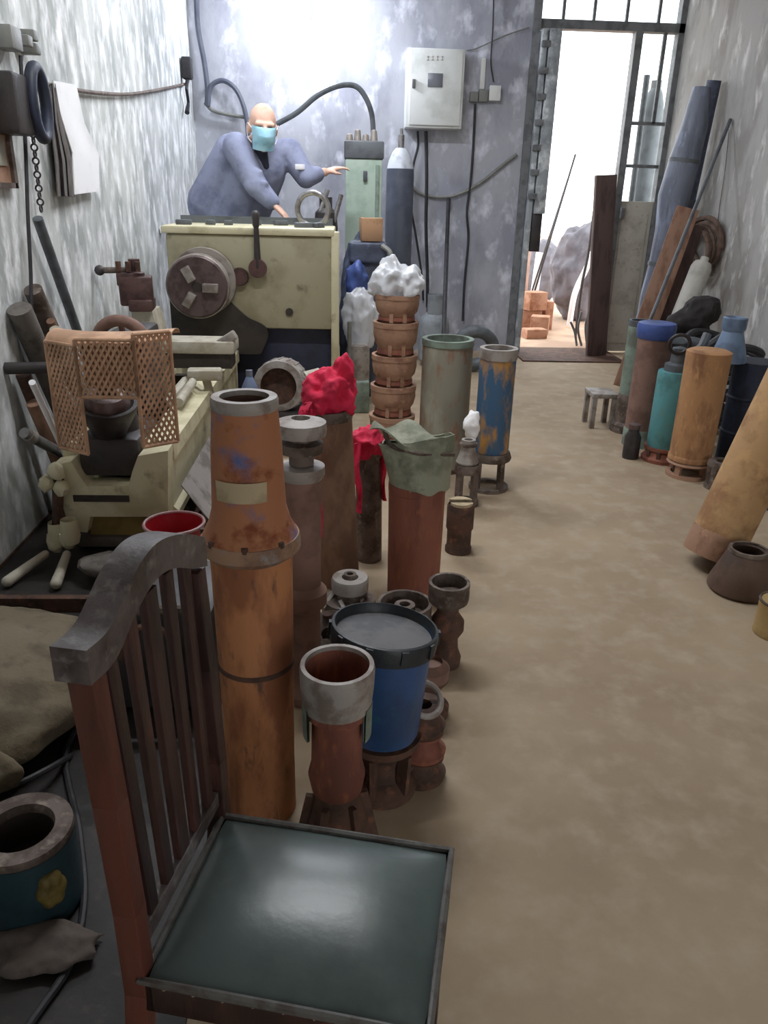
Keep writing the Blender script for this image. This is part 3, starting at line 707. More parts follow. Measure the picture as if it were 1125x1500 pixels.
for k in range(8):
    a_ = k * PI / 4; MB().rev([(0, 0), (.007, 0), (.007, .012), (0, .012)], o + V(math.cos(a_), math.sin(a_), 0) * rr[6] * .96 + V(0, 0, zz[6] + .0), n=6).build('bolt', 'rust_dark', t) if k in (5, 6, 7, 4) else None

# rusty shaft column with discs behind the pump
Y = 1.95; o = upright((446, 930), Y)
t = thing('pump_shaft', o, 'rusty pump shaft column with stacked grey discs on top behind the orange pump bowl', 'pump part')
def zc(y, cx, Y): return A(cx, y, Y).z
def ru(px, y, cx, Y): return m(px, A(cx, y, Y))
z1 = zc(700, 450, Y); r = ru(29, 800, 450, Y)
MB().rev([(0, 0), (r * 1.2, 0), (r * 1.2, .03), (r * .85, .05), (r * .85, .3), (r * 1.2, .32), (r * 1.2, .36), (r * .9, .38), (r * .95, z1)], o).build('column', 'brown_mauve', t)
MB().rev([(0, z1), (r * 1.0, z1), (r * 1.12, z1 + .012), (r * 1.12, z1 + .035), (0, z1 + .04)], o).build('disc', 'ring_grey', t)
MB().rev([(r * .6, z1 + .04), (r * .6, z1 + .07), (r * 1.05, z1 + .075), (r * 1.05, z1 + .10), (r * .6, z1 + .105), (r * .6, z1 + .12), (0, z1 + .12)], o).build('disc', 'rust_grey', t)
MB().rev([(0, z1 + .12), (r * 1.2, z1 + .12), (r * 1.24, z1 + .135), (r * 1.2, z1 + .155), (r * .45, z1 + .165), (r * .4, z1 + .15), (0, z1 + .15)], o).build('disc', 'ring_grey', t)

# two pipes tied with red cloth
def pipe(name, bot, top, Y, r, label, material, cat='pipe', tilt=None):
    o = upright(bot, Y); zt = A(*top, Y).z; tp = V(A(*top, Y).x, Y, zt) if tilt else V(o.x, o.y, zt)
    t = thing(name, o, label, cat)
    ax = tp - o; L = ax.length
    MB().rev([(0, 0), (r, 0), (r, L - .02), (r * .99, L)], o, ax, jit=.0015).build('pipe_body', material, t)
    MB().rev([(r * .86, L - .1), (r * .86, L + .004), (r * 1.02, L + .004), (r * 1.03, L - .03), (r, L - .035)], o, ax).build('pipe_rim', 'rust_grey', t)
    MB().rev([(0, L - .08), (r * .87, L - .08)], o, ax).build('bore', 'oil_and_hollow', t)
    return t, tp
t, tp1 = pipe('casing_pipe', (496, 835), (482, 600), 2.7, ru(32, 700, 488, 2.7), 'tall brown pipe with a crumpled red cloth on its top', 'rust_brown', tilt=True)
t, tp2 = pipe('casing_pipe', (540, 838), (540, 656), 2.9, ru(19, 750, 540, 2.9), 'slim dark rusty pipe tied with a hanging red ribbon', 'rust_grey', tilt=True)
r1 = ru(32, 600, 482, 2.7)
t = thing('red_cloth', tp1, 'crumpled bright red cloth stuffed in the top of the tall brown pipe', 'cloth')
MB().blob(tp1 + V(-.005, 0, .05), (r1 * 1.05, r1 * 1.0, .085), 4, .35, 1.7, 4, fold=.22, ff=3.2).blob(tp1 + V(.05, 0, .12), (.035, .03, .07), 3, .3, 2, 9, fold=.2, ff=3).build('bunched_cloth', 'rag_red', t, remesh=.006)
def tail(name, pts, Y, w, par, mt='rag_red'):
    P = spline([A(x, y, Y + dy) for x, y, dy in pts], 5); K = len(P) - 1
    def f(u, v):
        i = min(int(v * K), K - 1); q = P[i].lerp(P[i + 1], v * K - i)
        return q + V((u - .5) * w * (1 - .4 * v), .012 * math.sin(v * 9 + u * 3), 0)
    MB().grid(f, 4, 20, .004).build(name, mt, par)
tail('cloth_tail', [(452, 590, -.02), (444, 605, -.03), (441, 640, -.02), (444, 655, -.02)], 2.62, .03, t)
tail('cloth_tail', [(450, 600, -.02), (452, 660, -.03), (462, 720, -.03), (468, 755, -.04), (467, 785, -.04)], 2.60, .035, t)
t = thing('red_ribbon', tp2, 'red cloth ribbon knotted over the slim dark pipe with hanging ends', 'cloth')
r2 = ru(21, 655, 540, 2.9)
MB().blob(tp2 + V(-.005, 0, .02), (r2 * 1.12, r2 * 1.12, .055), 4, .35, 1.8, 14, fold=.2, ff=3).build('knot', 'rag_red', t, remesh=.006)
tail('ribbon_end', [(524, 650, 0), (521, 690, -.01), (527, 720, -.01), (526, 750, 0)], 2.83, .028, t)
tail('ribbon_end', [(558, 648, 0), (562, 680, 0), (561, 710, 0), (563, 732, 0)], 2.88, .022, t)


# stack of rusty bowls with plastic on top
Y = 4.1; o0 = upright((572, 668), Y); tops = [430, 470, 518, 562, 606, 640]
zs_ = [zc(y, 582 - (y - 430) * .055, Y) for y in tops] + [0.0]
zs_[5] = (zs_[4] + 0) * .52
for i in range(6):
    zt, zb = zs_[i], zs_[i + 1]; x = A(582, tops[0], Y).x + (o0.x - A(582, tops[0], Y).x) * i / 5
    r = ru(32, tops[i], 580, Y); h = zt - zb; oo = V(x, Y, zb)
    lab = ['topmost rusty pump bowl of the stack, under clear plastic', 'second rusty bowl from the top of the tall stack', 'third rusty bowl from the top of the tall stack', 'fourth rusty bowl from the top of the tall stack', 'fifth rusty bowl down the stack, just above the green bag', 'bottom rusty bowl of the stack, standing on the floor behind the green bag'][i]
    t = thing('rusty_bowl', oo, lab, 'pump bowl', 'stack of rusty pump bowls')
    MB().rev([(r * .55, .002), (r * .78, .002), (r * .82, h * .25), (r * .95, h * .38), (r * 1.02, h * .62), (r * 1.02, h * .97), (r * .9, h * .995), (r * .86, h * .8), (r * .6, h * .3)], oo, closed=True, jit=.004).build('bowl_body', 'rust_bowl', t)
    MB().rev([(r * 1.0, h * .82), (r * 1.05, h * .84), (r * 1.05, h * .99), (r * .9, h * .995)], oo).build('bowl_rim', 'rust_bowl', t)
    MB().rev([(r * .80, .004), (r * .86, .01), (r * .84, h * .2), (r * .80, h * .22)], oo).build('bowl_foot', 'rust_red', t)
    for a_ in (-1.9, -1.2): MB().box(oo + V(math.cos(a_) * r * .86, math.sin(a_) * r * .86, h * .2), (.012, .02, h * .36), a_).build('rib', 'rust_bowl', t)
c = V(A(582, 410, Y).x, Y, zs_[0])
t = tag(MB().blob(c + V(-.03, 0, .06), (.09, .1, .085), 4, .45, 1.8, 2, fold=.3, ff=3).blob(c + V(.06, 0, .045), (.06, .09, .07), 4, .45, 1.8, 6, fold=.3, ff=3).build('plastic_wrap', 'plastic_clear', remesh=.012), 'crumpled clear plastic on top of the stack of rusty bowls', 'plastic bag')

# grey green cylinder and blue yellow cylinder
def barrel(name, bot, top, Y, hw, label, material, rim, ytest, parts=None, cat='pipe'):
    o = upright(bot, Y); zt = zc(top, bot[0], Y); r = ru(hw, ytest, bot[0], Y)
    t = thing(name, o, label, cat)
    MB().rev([(0, 0), (r, 0), (r, zt - .03), (r * 1.0, zt)], o, jit=.0015).build('barrel', material, t)
    MB().rev([(r * .84, zt - .1), (r * .84, zt + .006), (r * 1.03, zt + .006), (r * 1.04, zt - .025), (r, zt - .03)], o).build('rim', rim, t)
    MB().rev([(0, zt - .09), (r * .85, zt - .09)], o).build('bore', 'oil_and_hollow', t)
    return t, o, r, zt
t, o, r, zt = barrel('well_casing', (646, 690), 497, 4.08, 36, 'pale grey-green cylinder with rust patches beside the stack of bowls', 'sage_rust', 'sage', 590)
MB().rev([(r, .0), (r * 1.04, .0), (r * 1.04, .02), (r, .025)], o).build('foot_ring', 'rust_dark', t)
# blue cylinder on three-legged foot
Y = 3.75; o = upright((712, 748), Y); zt = zc(512, 712, Y); zb = zc(660, 712, Y); r = ru(26, 590, 712, Y)
t = thing('blue_cylinder', V(o.x, Y, zb), 'blue cylinder with flaking yellow paint and a pale rim standing on a rusty stool foot', 'pipe')
MB().rev([(0, zb), (r * .96, zb), (r, zb + .02), (r, zt)], o, jit=.001).build('barrel', 'blue_yellow', t)
MB().rev([(r * .8, zt - .08), (r * .8, zt + .01), (r * 1.05, zt + .01), (r * 1.05, zt - .04), (r, zt - .045)], o).build('rim', 'ring_grey', t)
MB().rev([(0, zt - .07), (r * .82, zt - .07)], o).build('bore', 'lid_dark', t)
def foot(name, o, r, h, label, material, cat='stand', nleg=4, group=None, ph=.6):
    t = thing(name, o, label, cat, group)
    MB().rev([(r * .5, h * .78), (r * 1.15, h * .8), (r * 1.2, h * .86), (r * 1.1, h), (r * .5, h)], o, closed=True).build('stand_ring', material, t)
    for k in range(nleg):
        a_ = ph + k * 2 * PI / nleg; d = V(math.cos(a_), math.sin(a_), 0)
        MB().beam(V(o) + d * r * .95 + V(0, 0, .006), V(o) + d * r * .92 + V(0, 0, h * .82), .03, .022, d.cross(V(0, 0, 1))).build('leg', material, t)
    MB().rev([(r * .9, 0), (r * 1.15, 0), (r * 1.15, .02), (r * .9, .02)], o, closed=True).build('base_ring', material, t)
    return t
foot('pump_stand', V(o.x, o.y, 0), r, zb - .002, 'rusty legged pump stand carrying the blue and yellow cylinder', 'rust_grey')
q = A(690, 650, 3.55)
tag(MB().blob(A(691, 622, 3.62), (.035, .03, .06), 3, .4, 2, 8, fold=.25, ff=3).build('plastic_scrap', 'white_paper', remesh=.008), 'small crumpled white plastic scrap beside the blue and yellow cylinder', 'plastic')
q = G(692, 742); foot('pump_stand', V(q.x - .03, 3.52, 0), .055, .21, 'small grey legged stand just left of the blue cylinder stand', 'rust_grey')
t = thing('suction_bell', V(q.x - .035, 3.52, .212), 'small grey pump bell sitting on the small legged stand', 'pump part')
MB().rev([(.05, 0), (.055, .01), (.04, .05), (.032, .09), (.034, .12), (.02, .12), (.02, .05), (.04, .0)], V(q.x - .035, 3.52, .212), closed=True).build('bell_body', 'ring_grey', t)
MB().rev([(.03, .088), (.044, .09), (.044, .103), (.03, .105)], V(q.x - .035, 3.52, .212)).build('bell_rim', 'rust_grey', t)
# short stub
Y = 2.98; o = upright((672, 790), Y); r = ru(18, 740, 672, Y); zt = zc(737, 672, Y)
t = thing('pipe_stub', o, 'short rusty stub with a pale split wooden plug beside the red-brown pipe', 'pipe')
MB().rev([(0, 0), (r * 1.1, 0), (r * 1.1, .02), (r, .03), (r, zt * .45), (r * 1.12, zt * .5), (r * 1.12, zt * .95), (r, zt)], o).build('stub_body', 'rust_dark', t)
MB().prism([(r * .96 * math.cos(a_ * PI / 12), r * .96 * math.sin(a_ * PI / 12)) for a_ in range(1, 12)], o + V(0, .004, zt - .002), (1, 0, 0), (0, 1, 0), (0, 0, .012)).prism([(r * .96 * math.cos(a_ * PI / 12), -r * .96 * math.sin(a_ * PI / 12)) for a_ in range(1, 12)], o + V(0, -.004, zt - .002), (1, 0, 0), (0, 1, 0), (0, 0, .012)).build('split_plug', 'cream', t)
# red-brown pipe with bag
Y = 2.62; o = upright((605, 855), Y); zt = zc(705, 610, Y); r = ru(40, 760, 610, Y)
t = thing('red_pipe', o, 'fat red-brown pipe standing on the floor with a green bag over its top', 'pipe')
MB().rev([(0, 0), (r * .97, 0), (r, zt * .5), (r * 1.02, zt)], o, jit=.002).build('pipe_body', 'rust_red', t)
MB().rev([(r * .8, zt - .05), (r * 1.04, zt - .03), (r * 1.04, zt), (r * .8, zt)], o, closed=True).build('pipe_rim', 'rust_red', t)
c = V(o.x + .01, o.y, zt + .06)
t = thing('cloth_bag', c - V(0, 0, .06), 'grey-green canvas bag pulled over the top of the red-brown pipe', 'bag')
def bag(u, v):
    a_ = u * 2 * PI; k = v
    R1 = r * 1.08; top = r * 1.22
    rx = R1 + (r * 1.30 - R1) * k; ry = R1 * (1 - .35 * k)
    z = -.07 + k * .17 + .022 * k * math.cos(a_ + .5) + .012 * noise.noise(V(math.cos(a_) * 2, math.sin(a_) * 2, v * 3))
    w_ = 1 + .05 * math.sin(a_ * 7 + v * 3) * k
    return c + V(math.cos(a_) * rx * w_ - .02 * k, math.sin(a_) * ry * w_, z)
MB().grid(bag, 64, 14, .005).build('bag_side', 'bag_green', t)
MB().grid(lambda u, v: c + V((u - .5) * 2 * r * 1.27 - .02 - .04 * (1 - v), (v - .5) * 2 * r * .74 * math.sin(min(max(u, .04), .96) * PI) ** .5, .09 + .05 * (1 - u) + .02 * math.sin(u * 9 + v * 4) + .012 * v), 24, 10, .006).build('bag_flap', 'bag_green', t)
MB().tube([c + V(-r * 1.35, -.03, .14), c + V(-r * 1.1, -.05, .09), c + V(-.02, -r * .75, .07), c + V(r * 1.1, -.05, .06)], .008, 8, 6).build('strap', 'rust_grey', t)
# spool
Y = 2.12; o = upright((652, 955), Y); r = ru(27, 860, 650, Y); zt = zc(852, 650, Y)
t = thing('pump_spool', o, 'dark rusty spool shaped casting on the floor right of the red-brown pipe', 'pump part')
MB().rev([(0, 0), (r * .85, 0), (r * .9, .03), (r * .7, .06), (r * .65, .1), (r * .95, .13), (r * .95, .16), (r * .6, .19), (r * .6, zt * .72)], o).build('spool_body', 'rust_dark', t)
MB().rev([(r * .6, zt * .7), (r * 1.08, zt * .78), (r * 1.12, zt * .82), (r * 1.12, zt), (r * .95, zt), (r * .9, zt * .86), (0, zt * .86)], o).build('spool_rim', 'rust_grey', t)
# open cup with hub
Y = 2.1; o = upright((590, 960), Y); r = ru(40, 880, 592, Y); zt = zc(882, 592, Y)
t = thing('bearing_cup', o, 'open grey cup casting with a hub inside, standing behind the blue bucket', 'pump part')
MB().rev([(0, 0), (r * .75, 0), (r * .75, .05), (r * .9, .1), (r, zt - .06), (r, zt), (r * .88, zt), (r * .85, zt - .05), (0, zt - .05)], o).build('cup_body', 'rust_grey', t)
MB().rev([(0, zt - .05), (r * .42, zt - .05), (r * .38, zt - .008), (r * .2, zt - .006), (r * .2, zt - .03), (0, zt - .03)], o).build('hub', 'rust_grey', t)
# impeller pulleys
Y = 2.25; o = upright((512, 940), Y); zt = zc(845, 515, Y); r = ru(27, 850, 515, Y)
t = thing('impeller', o, 'grey stepped impeller with a hub on the floor behind the blue bucket', 'impeller')
MB().rev([(0, 0), (r * 1.35, 0), (r * 1.4, .03), (r * 1.2, .06), (r * 1.35, zt * .5), (r * 1.45, zt * .55), (r * 1.4, zt * .68), (r * .8, zt * .72), (r * .8, zt * .8)], o).build('lower_disc', 'rust_grey', t)
MB().rev([(r * .7, zt * .78), (r, zt * .82), (r * 1.02, zt * .96), (r * .95, zt), (r * .45, zt), (r * .42, zt - .015), (0, zt - .015)], o).build('upper_disc', 'ring_grey', t)
MB().rev([(r * .18, zt - .02), (r * .36, zt - .02), (r * .34, zt + .012), (r * .18, zt + .012)], o, closed=True).build('hub', 'rust_grey', t)
for k in range(5):
    a_ = k * 2 * PI / 5 + .3; MB().beam(o + V(math.cos(a_), math.sin(a_), 0) * r * .9 + V(0, 0, zt * .7), o + V(math.cos(a_ + .6), math.sin(a_ + .6), 0) * r * 1.5 + V(0, 0, zt * .56), .012, .05).build('vane', 'ring_grey', t)
q = A(482, 900, 2.05)
t = thing('valve_plate', V(q.x, 2.05, 0), 'grey lobed casting leaning between the impeller and the blue bucket', 'pump part')
MB().rev([(.02, -.015), (.075, -.015), (.08, 0), (.075, .015), (.02, .015)], V(q.x, 2.03, .16), (-.4, -.6, .7), closed=True).rev([(0, 0), (.05, 0), (.05, .15), (0, .15)], V(q.x, 2.05, 0)).build('plate_body', 'rust_grey', t)
for k in range(4):
    a_ = k * PI / 2; x, y, z = basis((-.4, -.6, .7)); MB().rev([(0, 0), (.014, 0), (.014, .01), (0, .01)], V(q.x, 2.03, .16) + z * .015 + (x * math.cos(a_) + y * math.sin(a_)) * .055).build('bolt', 'rust_dark', t)

# blue bucket with dark lid, on rusty castings
Y = 1.56; c = A(551, 925, Y); R = m(79, c); bt = A(562, 1075, Y - .02); rb = m(50, bt)
ax = V(c.x - bt.x, .03, c.z - bt.z); L = ax.length; tilt = V(.10, -.02, 1)
t = thing('blue_bucket', bt, 'blue plastic bucket with a dusty dark lid resting on rusty castings', 'bucket')
axb = (ax.normalized() + V(.06, 0, 0))
MB().rev([(0, 0), (rb * .94, 0), (rb, .01), (R * .94, L - .02)], bt, axb).build('bucket_body', 'blue_plastic', t)
top = bt + axb.normalized() * (L - .03)
axl = (axb.normalized() + V(.13, -.03, 0))
MB().rev([(R * .9, 0), (R * 1.0, -.005), (R * 1.02, .03), (R * 1.0, .04), (R * .95, .042), (R * .93, .02), (R * .90, .016), (R*.88, .0)], top, axl, closed=True).build('lid_rim', 'lid_dark', t)
MB().rev([(0, .02), (R * .90, .018)], top, axl).build('lid', 'lid_dust', t)
x, y, z = basis(axl)
for k in range(10):
    a_ = k * 2 * PI / 10; d = x * math.cos(a_) + y * math.sin(a_)
    MB().beam(top + d * R * 1.0 + z * .005, top + d * R * 1.0 + z * .038, .016, .012, d.cross(z)).build('lid_tab', 'lid_dark', t)
hb = bt.z
o = V(bt.x + .0, Y + .0, 0)
t = thing('pump_casting', o, 'dark rusty flanged casting under the blue bucket', 'pump part')
MB().rev([(0, 0), (.085, 0), (.09, .025), (.055, .05), (.05, hb * .5), (.06, hb * .7), (.09, hb - .03), (.095, hb - .006), (0, hb - .006)], o).build('casting_body', 'rust_dark', t)
for k in range(6):
    a_ = k * PI / 3 + .2; d = V(math.cos(a_), math.sin(a_), 0)
    MB().beam(o + d * .07 + V(0, 0, .03), o + d * .078 + V(0, 0, hb - .03), .012, .035, d.cross(V(0, 0, 1))).build('rib', 'rust_dark', t)
o = upright((612, 1195), 1.56); o = V(o.x + .005, 1.6, 0)
t = thing('impeller_ring', V(o.x, o.y, 0), 'rusty bladed impeller stack on the floor right under the bucket edge', 'impeller')
for k in range(3):
    z = .0 + k * .075
    MB().rev([(.02, z), (.062 - .004 * k, z), (.066 - .004 * k, z + .015), (.05, z + .022), (.03, z + .06), (.058 - .004 * k, z + .066), (.058 - .004 * k, z + .073), (.02, z + .073)], o, closed=True, jit=.003).build('impeller_disc', 'rust_red' if k == 1 else 'rust_dark', t)
MB().ring(o + V(0, -.01, .245), .045, .008, (.3, -.5, .8), 28, 8).build('snap_ring', 'ring_grey', t)
o = upright((625, 1060), 1.86); zt = zc(975, 625, 1.86)
t = thing('shaft_coupling', o, 'rusty necked coupling on the floor just right of the blue bucket', 'pump part')
MB().rev([(0, 0), (.06, 0), (.062, .03), (.038, .05), (.035, .09), (.055, .12), (.056, .16), (.036, .18), (.036, zt - .04)], o).build('coupling_body', 'rust_dark', t)
MB().rev([(.034, zt - .05), (.055, zt - .04), (.057, zt - .005), (.045, zt), (.02, zt), (0, zt - .01)], o).build('coupling_top', 'brown_mauve', t)
# funnel topped rusty valve in front
Y = 1.34; o = upright((492, 1180), Y); c = A(494, 972, Y); R = m(56, c); zt = c.z; z2 = zc(1030, 492, Y); z3 = zc(1130, 492, Y)
t = thing('foot_valve', V(o.x, Y, 0), 'rusty foot valve with a pale hollow collar on top, between orange pump and blue bucket', 'pump part')
o = V(c.x, Y, 0); rp = m(36, A(492, 1090, Y))
MB().rev([(R * .84, zt - .10), (R * .85, zt), (R * .97, zt), (R, zt - .01), (R * .98, zt - .05), (R * .92, z2), (R * .84, z2)], o, closed=True).build('collar_ring', 'ring_grey', t)
MB().rev([(0, z2 - .02), (R * .838, z2 - .02), (R * .838, zt - .01)], o).build('collar_bore', 'rust_red', t)
for a_ in (-2.85, -.35):
    MB().rev([(R * .86, z2 - .07), (R * .93, z2 - .07), (R * .95, z2 + .01), (R * .86, z2 + .01)], o, closed=True, n=8, a0=a_ - .28, a1=a_ + .28).build('collar_lug', 'sage', t)
MB().rev([(rp * .98, z2 + .005), (rp, z2 - .05), (rp * 1.05, z3 + .03), (rp * 1.18, z3), (rp * 1.05, z3 - .04), (rp * .9, z3 - .05)], o, jit=.002).build('valve_body', 'rust_red', t)
MB().rev([(rp * .92, z3 - .045), (rp * 1.0, z3 - .07), (rp * 1.5, .06), (rp * 1.55, .02), (rp * 1.5, 0), (0, 0)], o, jit=.003).build('valve_foot', 'rust_dark', t)
for k in range(6):
    a_ = k * PI / 3 + .1; d = V(math.cos(a_), math.sin(a_), 0); MB().beam(o + d * rp * 1.0 + V(0, 0, z3 - .06), o + d * rp * 1.55 + V(0, 0, .04), .012, .03, d.cross(V(0, 0, 1))).build('rib', 'rust_dark', t)

# drum and small bottle near the headstock pedestal
Y = 4.35; c = A(408, 566, Y); R = m(38, c); ax = V(-.10, -1, .10)
t = thing('motor_drum', V(c.x, Y, 0), 'grey ribbed metal drum lying with its dark open end towards the camera, near the headstock', 'motor')
MB().rev([(R * .70, .004), (R * .96, 0), (R, -.02), (R, -.17), (R * .8, -.2), (0, -.2)], c, ax, 48).build('drum_shell', 'ring_grey', t)
MB().rev([(0, -.06), (R * .70, -.06), (R * .71, .004)], c, ax).build('drum_mouth', 'rust_dark', t)
x, y, z = basis(ax)
for k in range(20):
    a_ = k * 2 * PI / 20; d = x * math.cos(a_) + y * math.sin(a_)
    MB().beam(c + d * R * 1.0 - z * .03, c + d * R * 1.0 - z * .165, .012, .008, d.cross(z)).build('cooling_fin', 'ring_grey', t)
MB().tube([c - z * .1 + V(R * .9, 0, .04), c - z * .14 + V(R * 1.45, 0, .06)], .035, 12).build('terminal_box', 'handle_pale', t)
zb_ = c.z - R * .97
tag(MB().span((c.x - .12, Y - .05, 0), (c.x + .12, Y + .2, zb_), .012).build('timber_block', 'machine_dark'), 'dark block on the floor holding up the grey ribbed drum', 'block')
Y = 4.1; c = A(366, 570, Y)
t = thing('oil_bottle', V(c.x, Y, 0), 'small pale blue bottle on the floor in front of the headstock pedestal', 'bottle')
zt = zc(545, 366, Y)
MB().rev([(0, .0), (.04, .0), (.042, .04), (.042, zt - .08), (.02, zt - .03), (.014, zt - .02), (.014, zt)], V(c.x, Y, 0)).build('bottle_body', 'pipe_blue', t)
MB().rev([(0, zt - .02), (.018, zt - .02), (.018, zt + .01), (0, zt + .012)], V(c.x, Y, 0)).build('bottle_cap', 'wrap_blue', t)

# ------------------------------------------------------------------ behind the headstock
a, b = A(506, 232, 6.3), A(558, 345, 6.3)
t = thing('green_cabinet', V((a.x + b.x) / 2, 6.45, 0), 'pale green machine cabinet with a dark grey top that the worker reaches to', 'machine')
MB().span((a.x, 6.3, 0), (b.x, 6.62, a.z), .01).build('cabinet_body', 'green_machine', t)
z1 = A(530, 206, 6.3).z
MB().span((a.x - .01, 6.29, a.z), (b.x + .01, 6.63, z1), .012).build('cabinet_top', 'machine_top', t)
MB().span((b.x - .05, 6.285, .2), (b.x - .02, 6.3, a.z - .04), .004).build('door_edge', 'sage', t)
q = A(535, 258, 6.3); MB().box(q + V(0, -.01, 0), (.03, .02, .07), None, .006).build('lock', 'machine_top', t)
for k in range(4):
    q = A(512 + k * 12, 203, 6.4); MB().rev([(0, 0), (.03, 0), (.022, .05 + .03 * (k % 2)), (0, .06 + .03 * (k % 2))], V(q.x, 6.45, z1 - .002)).build('pipe_fitting', 'steel_worn', t)
# wrapped motor heap with a carton on top
q0 = A(505, 400, 5.75); q1 = A(560, 400, 5.75); zt = A(540, 353, 5.75).z
t = thing('wrapped_motor', V((q0.x + q1.x) / 2, 5.75, 0), 'machine wrapped in dark blue tarpaulin with plastic hanging, right of the headstock', 'machine')
cx = (q0.x + q1.x) / 2
MB().blob((cx, 5.78, zt * .5 - .01), (.165, .16, zt * .52), 4, .16, 2.2, 3, fold=.10, ff=4).span((cx - .1, 5.62, zt - .14), (cx + .16, 5.9, zt - .006)).build('tarpaulin', 'tarp', t, remesh=.014, iters=3)
MB().blob(A(522, 412, 5.5), (.07, .05, .12), 3, .3, 2, 5, fold=.15).build('blue_cloth', 'blue_cap', t, remesh=.01)
MB().blob(A(528, 470, 5.45), (.11, .06, .20), 4, .3, 2, 7, fold=.2, ff=4).build('plastic_sheet', 'plastic_clear', t, remesh=.012)
MB().tube([A(560, 360, 5.6), A(572, 372, 5.55), A(566, 395, 5.55), A(556, 420, 5.55), A(552, 470, 5.5)], .018, 8, 6).build('hose', 'grey_plastic', t)
a, b = A(526, 318, 5.7), A(561, 353, 5.7)
t = thing('carton', V((a.x + b.x) / 2, 5.72, zt), 'small brown cardboard carton on top of the wrapped machine', 'box')
MB().box(((a.x + b.x) / 2, 5.76, zt + (a.z - b.z) / 2), (b.x - a.x - .02, .14, a.z - b.z), .12, .004).build('carton_body', 'cardboard', t)
MB().box(((a.x + b.x) / 2, 5.76, zt + (a.z - b.z) + .001), (b.x - a.x - .02, .03, .003), .12).build('tape', 'cream', t)
q = A(482, 520, 5.2)
t = thing('coolant_pump', V(A(500, 540, 5.25).x, 5.25, 0), 'grey-green coolant pump on the floor right of the headstock pedestal', 'pump')
xx = A(505, 540, 5.25).x
MB().span((xx - .02, 5.2, 0), (xx + .17, 5.42, .22), .015).build('pump_tank', 'sage', t)
MB().rev([(0, .22), (.08, .22), (.08, .42), (.07, .45), (0, .46)], V(xx + .09, 5.32, 0)).build('pump_motor', 'steel_worn', t)
MB().tube([V(xx + .03, 5.23, .2), V(xx + .03, 5.23, .62)], .014, 8).build('riser_pipe', 'grey_plastic', t)
# steel ring and spindle beside the worker's hand
c = A(458, 318, 5.35); R = m(23, c); HT = A(400, 345, 5.0).z + .045
tag(MB().ring((c.x, 5.4, HT + R * 1.0), R, .018, (.12, 1, .05), 36, 10).build('steel_ring', 'steel'), 'bright steel ring standing upright on the headstock beside the hand', 'ring')
t = thing('spindle_unit', V(A(478, 300, 5.95).x, 5.82, 0), 'dark machine spindle with bright rods between the worker and green cabinet', 'machine')
xx = A(478, 300, 5.95).x
MB().span((xx - .07, 5.74, 0), (xx + .07, 5.9, 1.12), .02).build('spindle_base', 'machine_top', t)
MB().rev([(0, 0), (.075, 0), (.085, .05), (.075, .16), (.045, .19), (.045, .26), (0, .26)], V(xx, 5.82, 1.12)).build('spindle_head', 'machine_dark', t)
for k, (x0, y0_, x1, y1) in enumerate(((468, 300, 480, 278), (486, 320, 500, 285))):
    MB().tube([A(x0, y0_ + 15, 5.78), A(x1, y1, 5.8)], .016, 8).build('rod', 'steel', t)

# ------------------------------------------------------------------ right row of pump parts
t, o, r, zt = barrel('pump_tube', (915, 640), 470, 4.85, 17, 'slim pale green tube farthest back in the right row', 'sage', 'machine_top', 560)
MB().rev([(r, .0), (r * 1.35, 0), (r * 1.35, .05), (r * 1.1, .07), (r * 1.1, .22), (r, .25)], o).build('tube_foot', 'rust_grey', t)
Y = 4.55; o = upright((935, 655), Y); r = ru(24, 560, 935, Y); zt = zc(488, 945, Y)
t = thing('mauve_pipe', o, 'tall dull mauve-brown pipe with a blue cap in the right row', 'pipe')
ax = V(.0, 0, 1)
MB().rev([(0, 0), (r, 0), (r, .12), (r, zt)], o, jit=.001).build('pipe_body', 'brown_mauve', t)
MB().rev([(r, 0), (r * 1.06, 0), (r * 1.06, .1), (r, .11)], o).build('pipe_foot', 'sage', t)
MB().rev([(r * 1.02, zt - .03), (r * 1.1, zt - .02), (r * 1.14, zt + .04), (r * 1.08, zt + .06), (r * .9, zt + .065), (0, zt + .05)], o).build('pipe_cap', 'blue_cap', t)
Y = 4.25; o = upright((966, 690), Y); zb = zc(652, 960, Y); zt = zc(546, 970, Y); r = ru(25, 600, 966, Y)
t = thing('teal_cylinder', V(o.x, Y, 0), 'teal painted cylinder with a rusty foot in the right row', 'pump')
MB().rev([(r * .98, zb - .005), (r, zb), (r, zt), (r * .96, zt + .012), (0, zt + .014)], o).build('barrel', 'teal', t)
MB().rev([(0, 0), (r * 1.2, 0), (r * 1.22, .02), (r * 1.05, .04), (r * 1.0, zb * .7), (r * 1.12, zb * .8), (r * 1.12, zb), (r * .9, zb)], o).build('foot', 'rust_red', t)
for k in range(5):
    a_ = -PI / 2 + (k - 2) * .6; d = V(math.cos(a_), math.sin(a_), 0); MB().beam(o + d * r * 1.02 + V(0, 0, .02), o + d * r * 1.1 + V(0, 0, zb * .85), .02, .02, d.cross(V(0, 0, 1))).build('foot_rib', 'rust_dark', t)
MB().rev([(0, zt + .01), (r * .7, zt + .01), (r * .7, zt + .05), (r * .45, zt + .06), (r * .4, zt + .14), (0, zt + .15)], o).tube([o + V(0, 0, zt + .1), o + V(.10, -.02, zt + .14), o + V(.14, 0, zt + .22)], .025, 8, 4).build('outlet', 'machine_top', t)
MB().ring(o + V(-.03, -.05, zt + .17), .055, .010, (.2, 1, .3), 24, 8).build('valve_wheel', 'machine_dark', t)
Y = 3.98; o = upright((1003, 708), Y); zb = zc(672, 1003, Y); zt = zc(512, 1035, Y); r = ru(30, 600, 1012, Y)
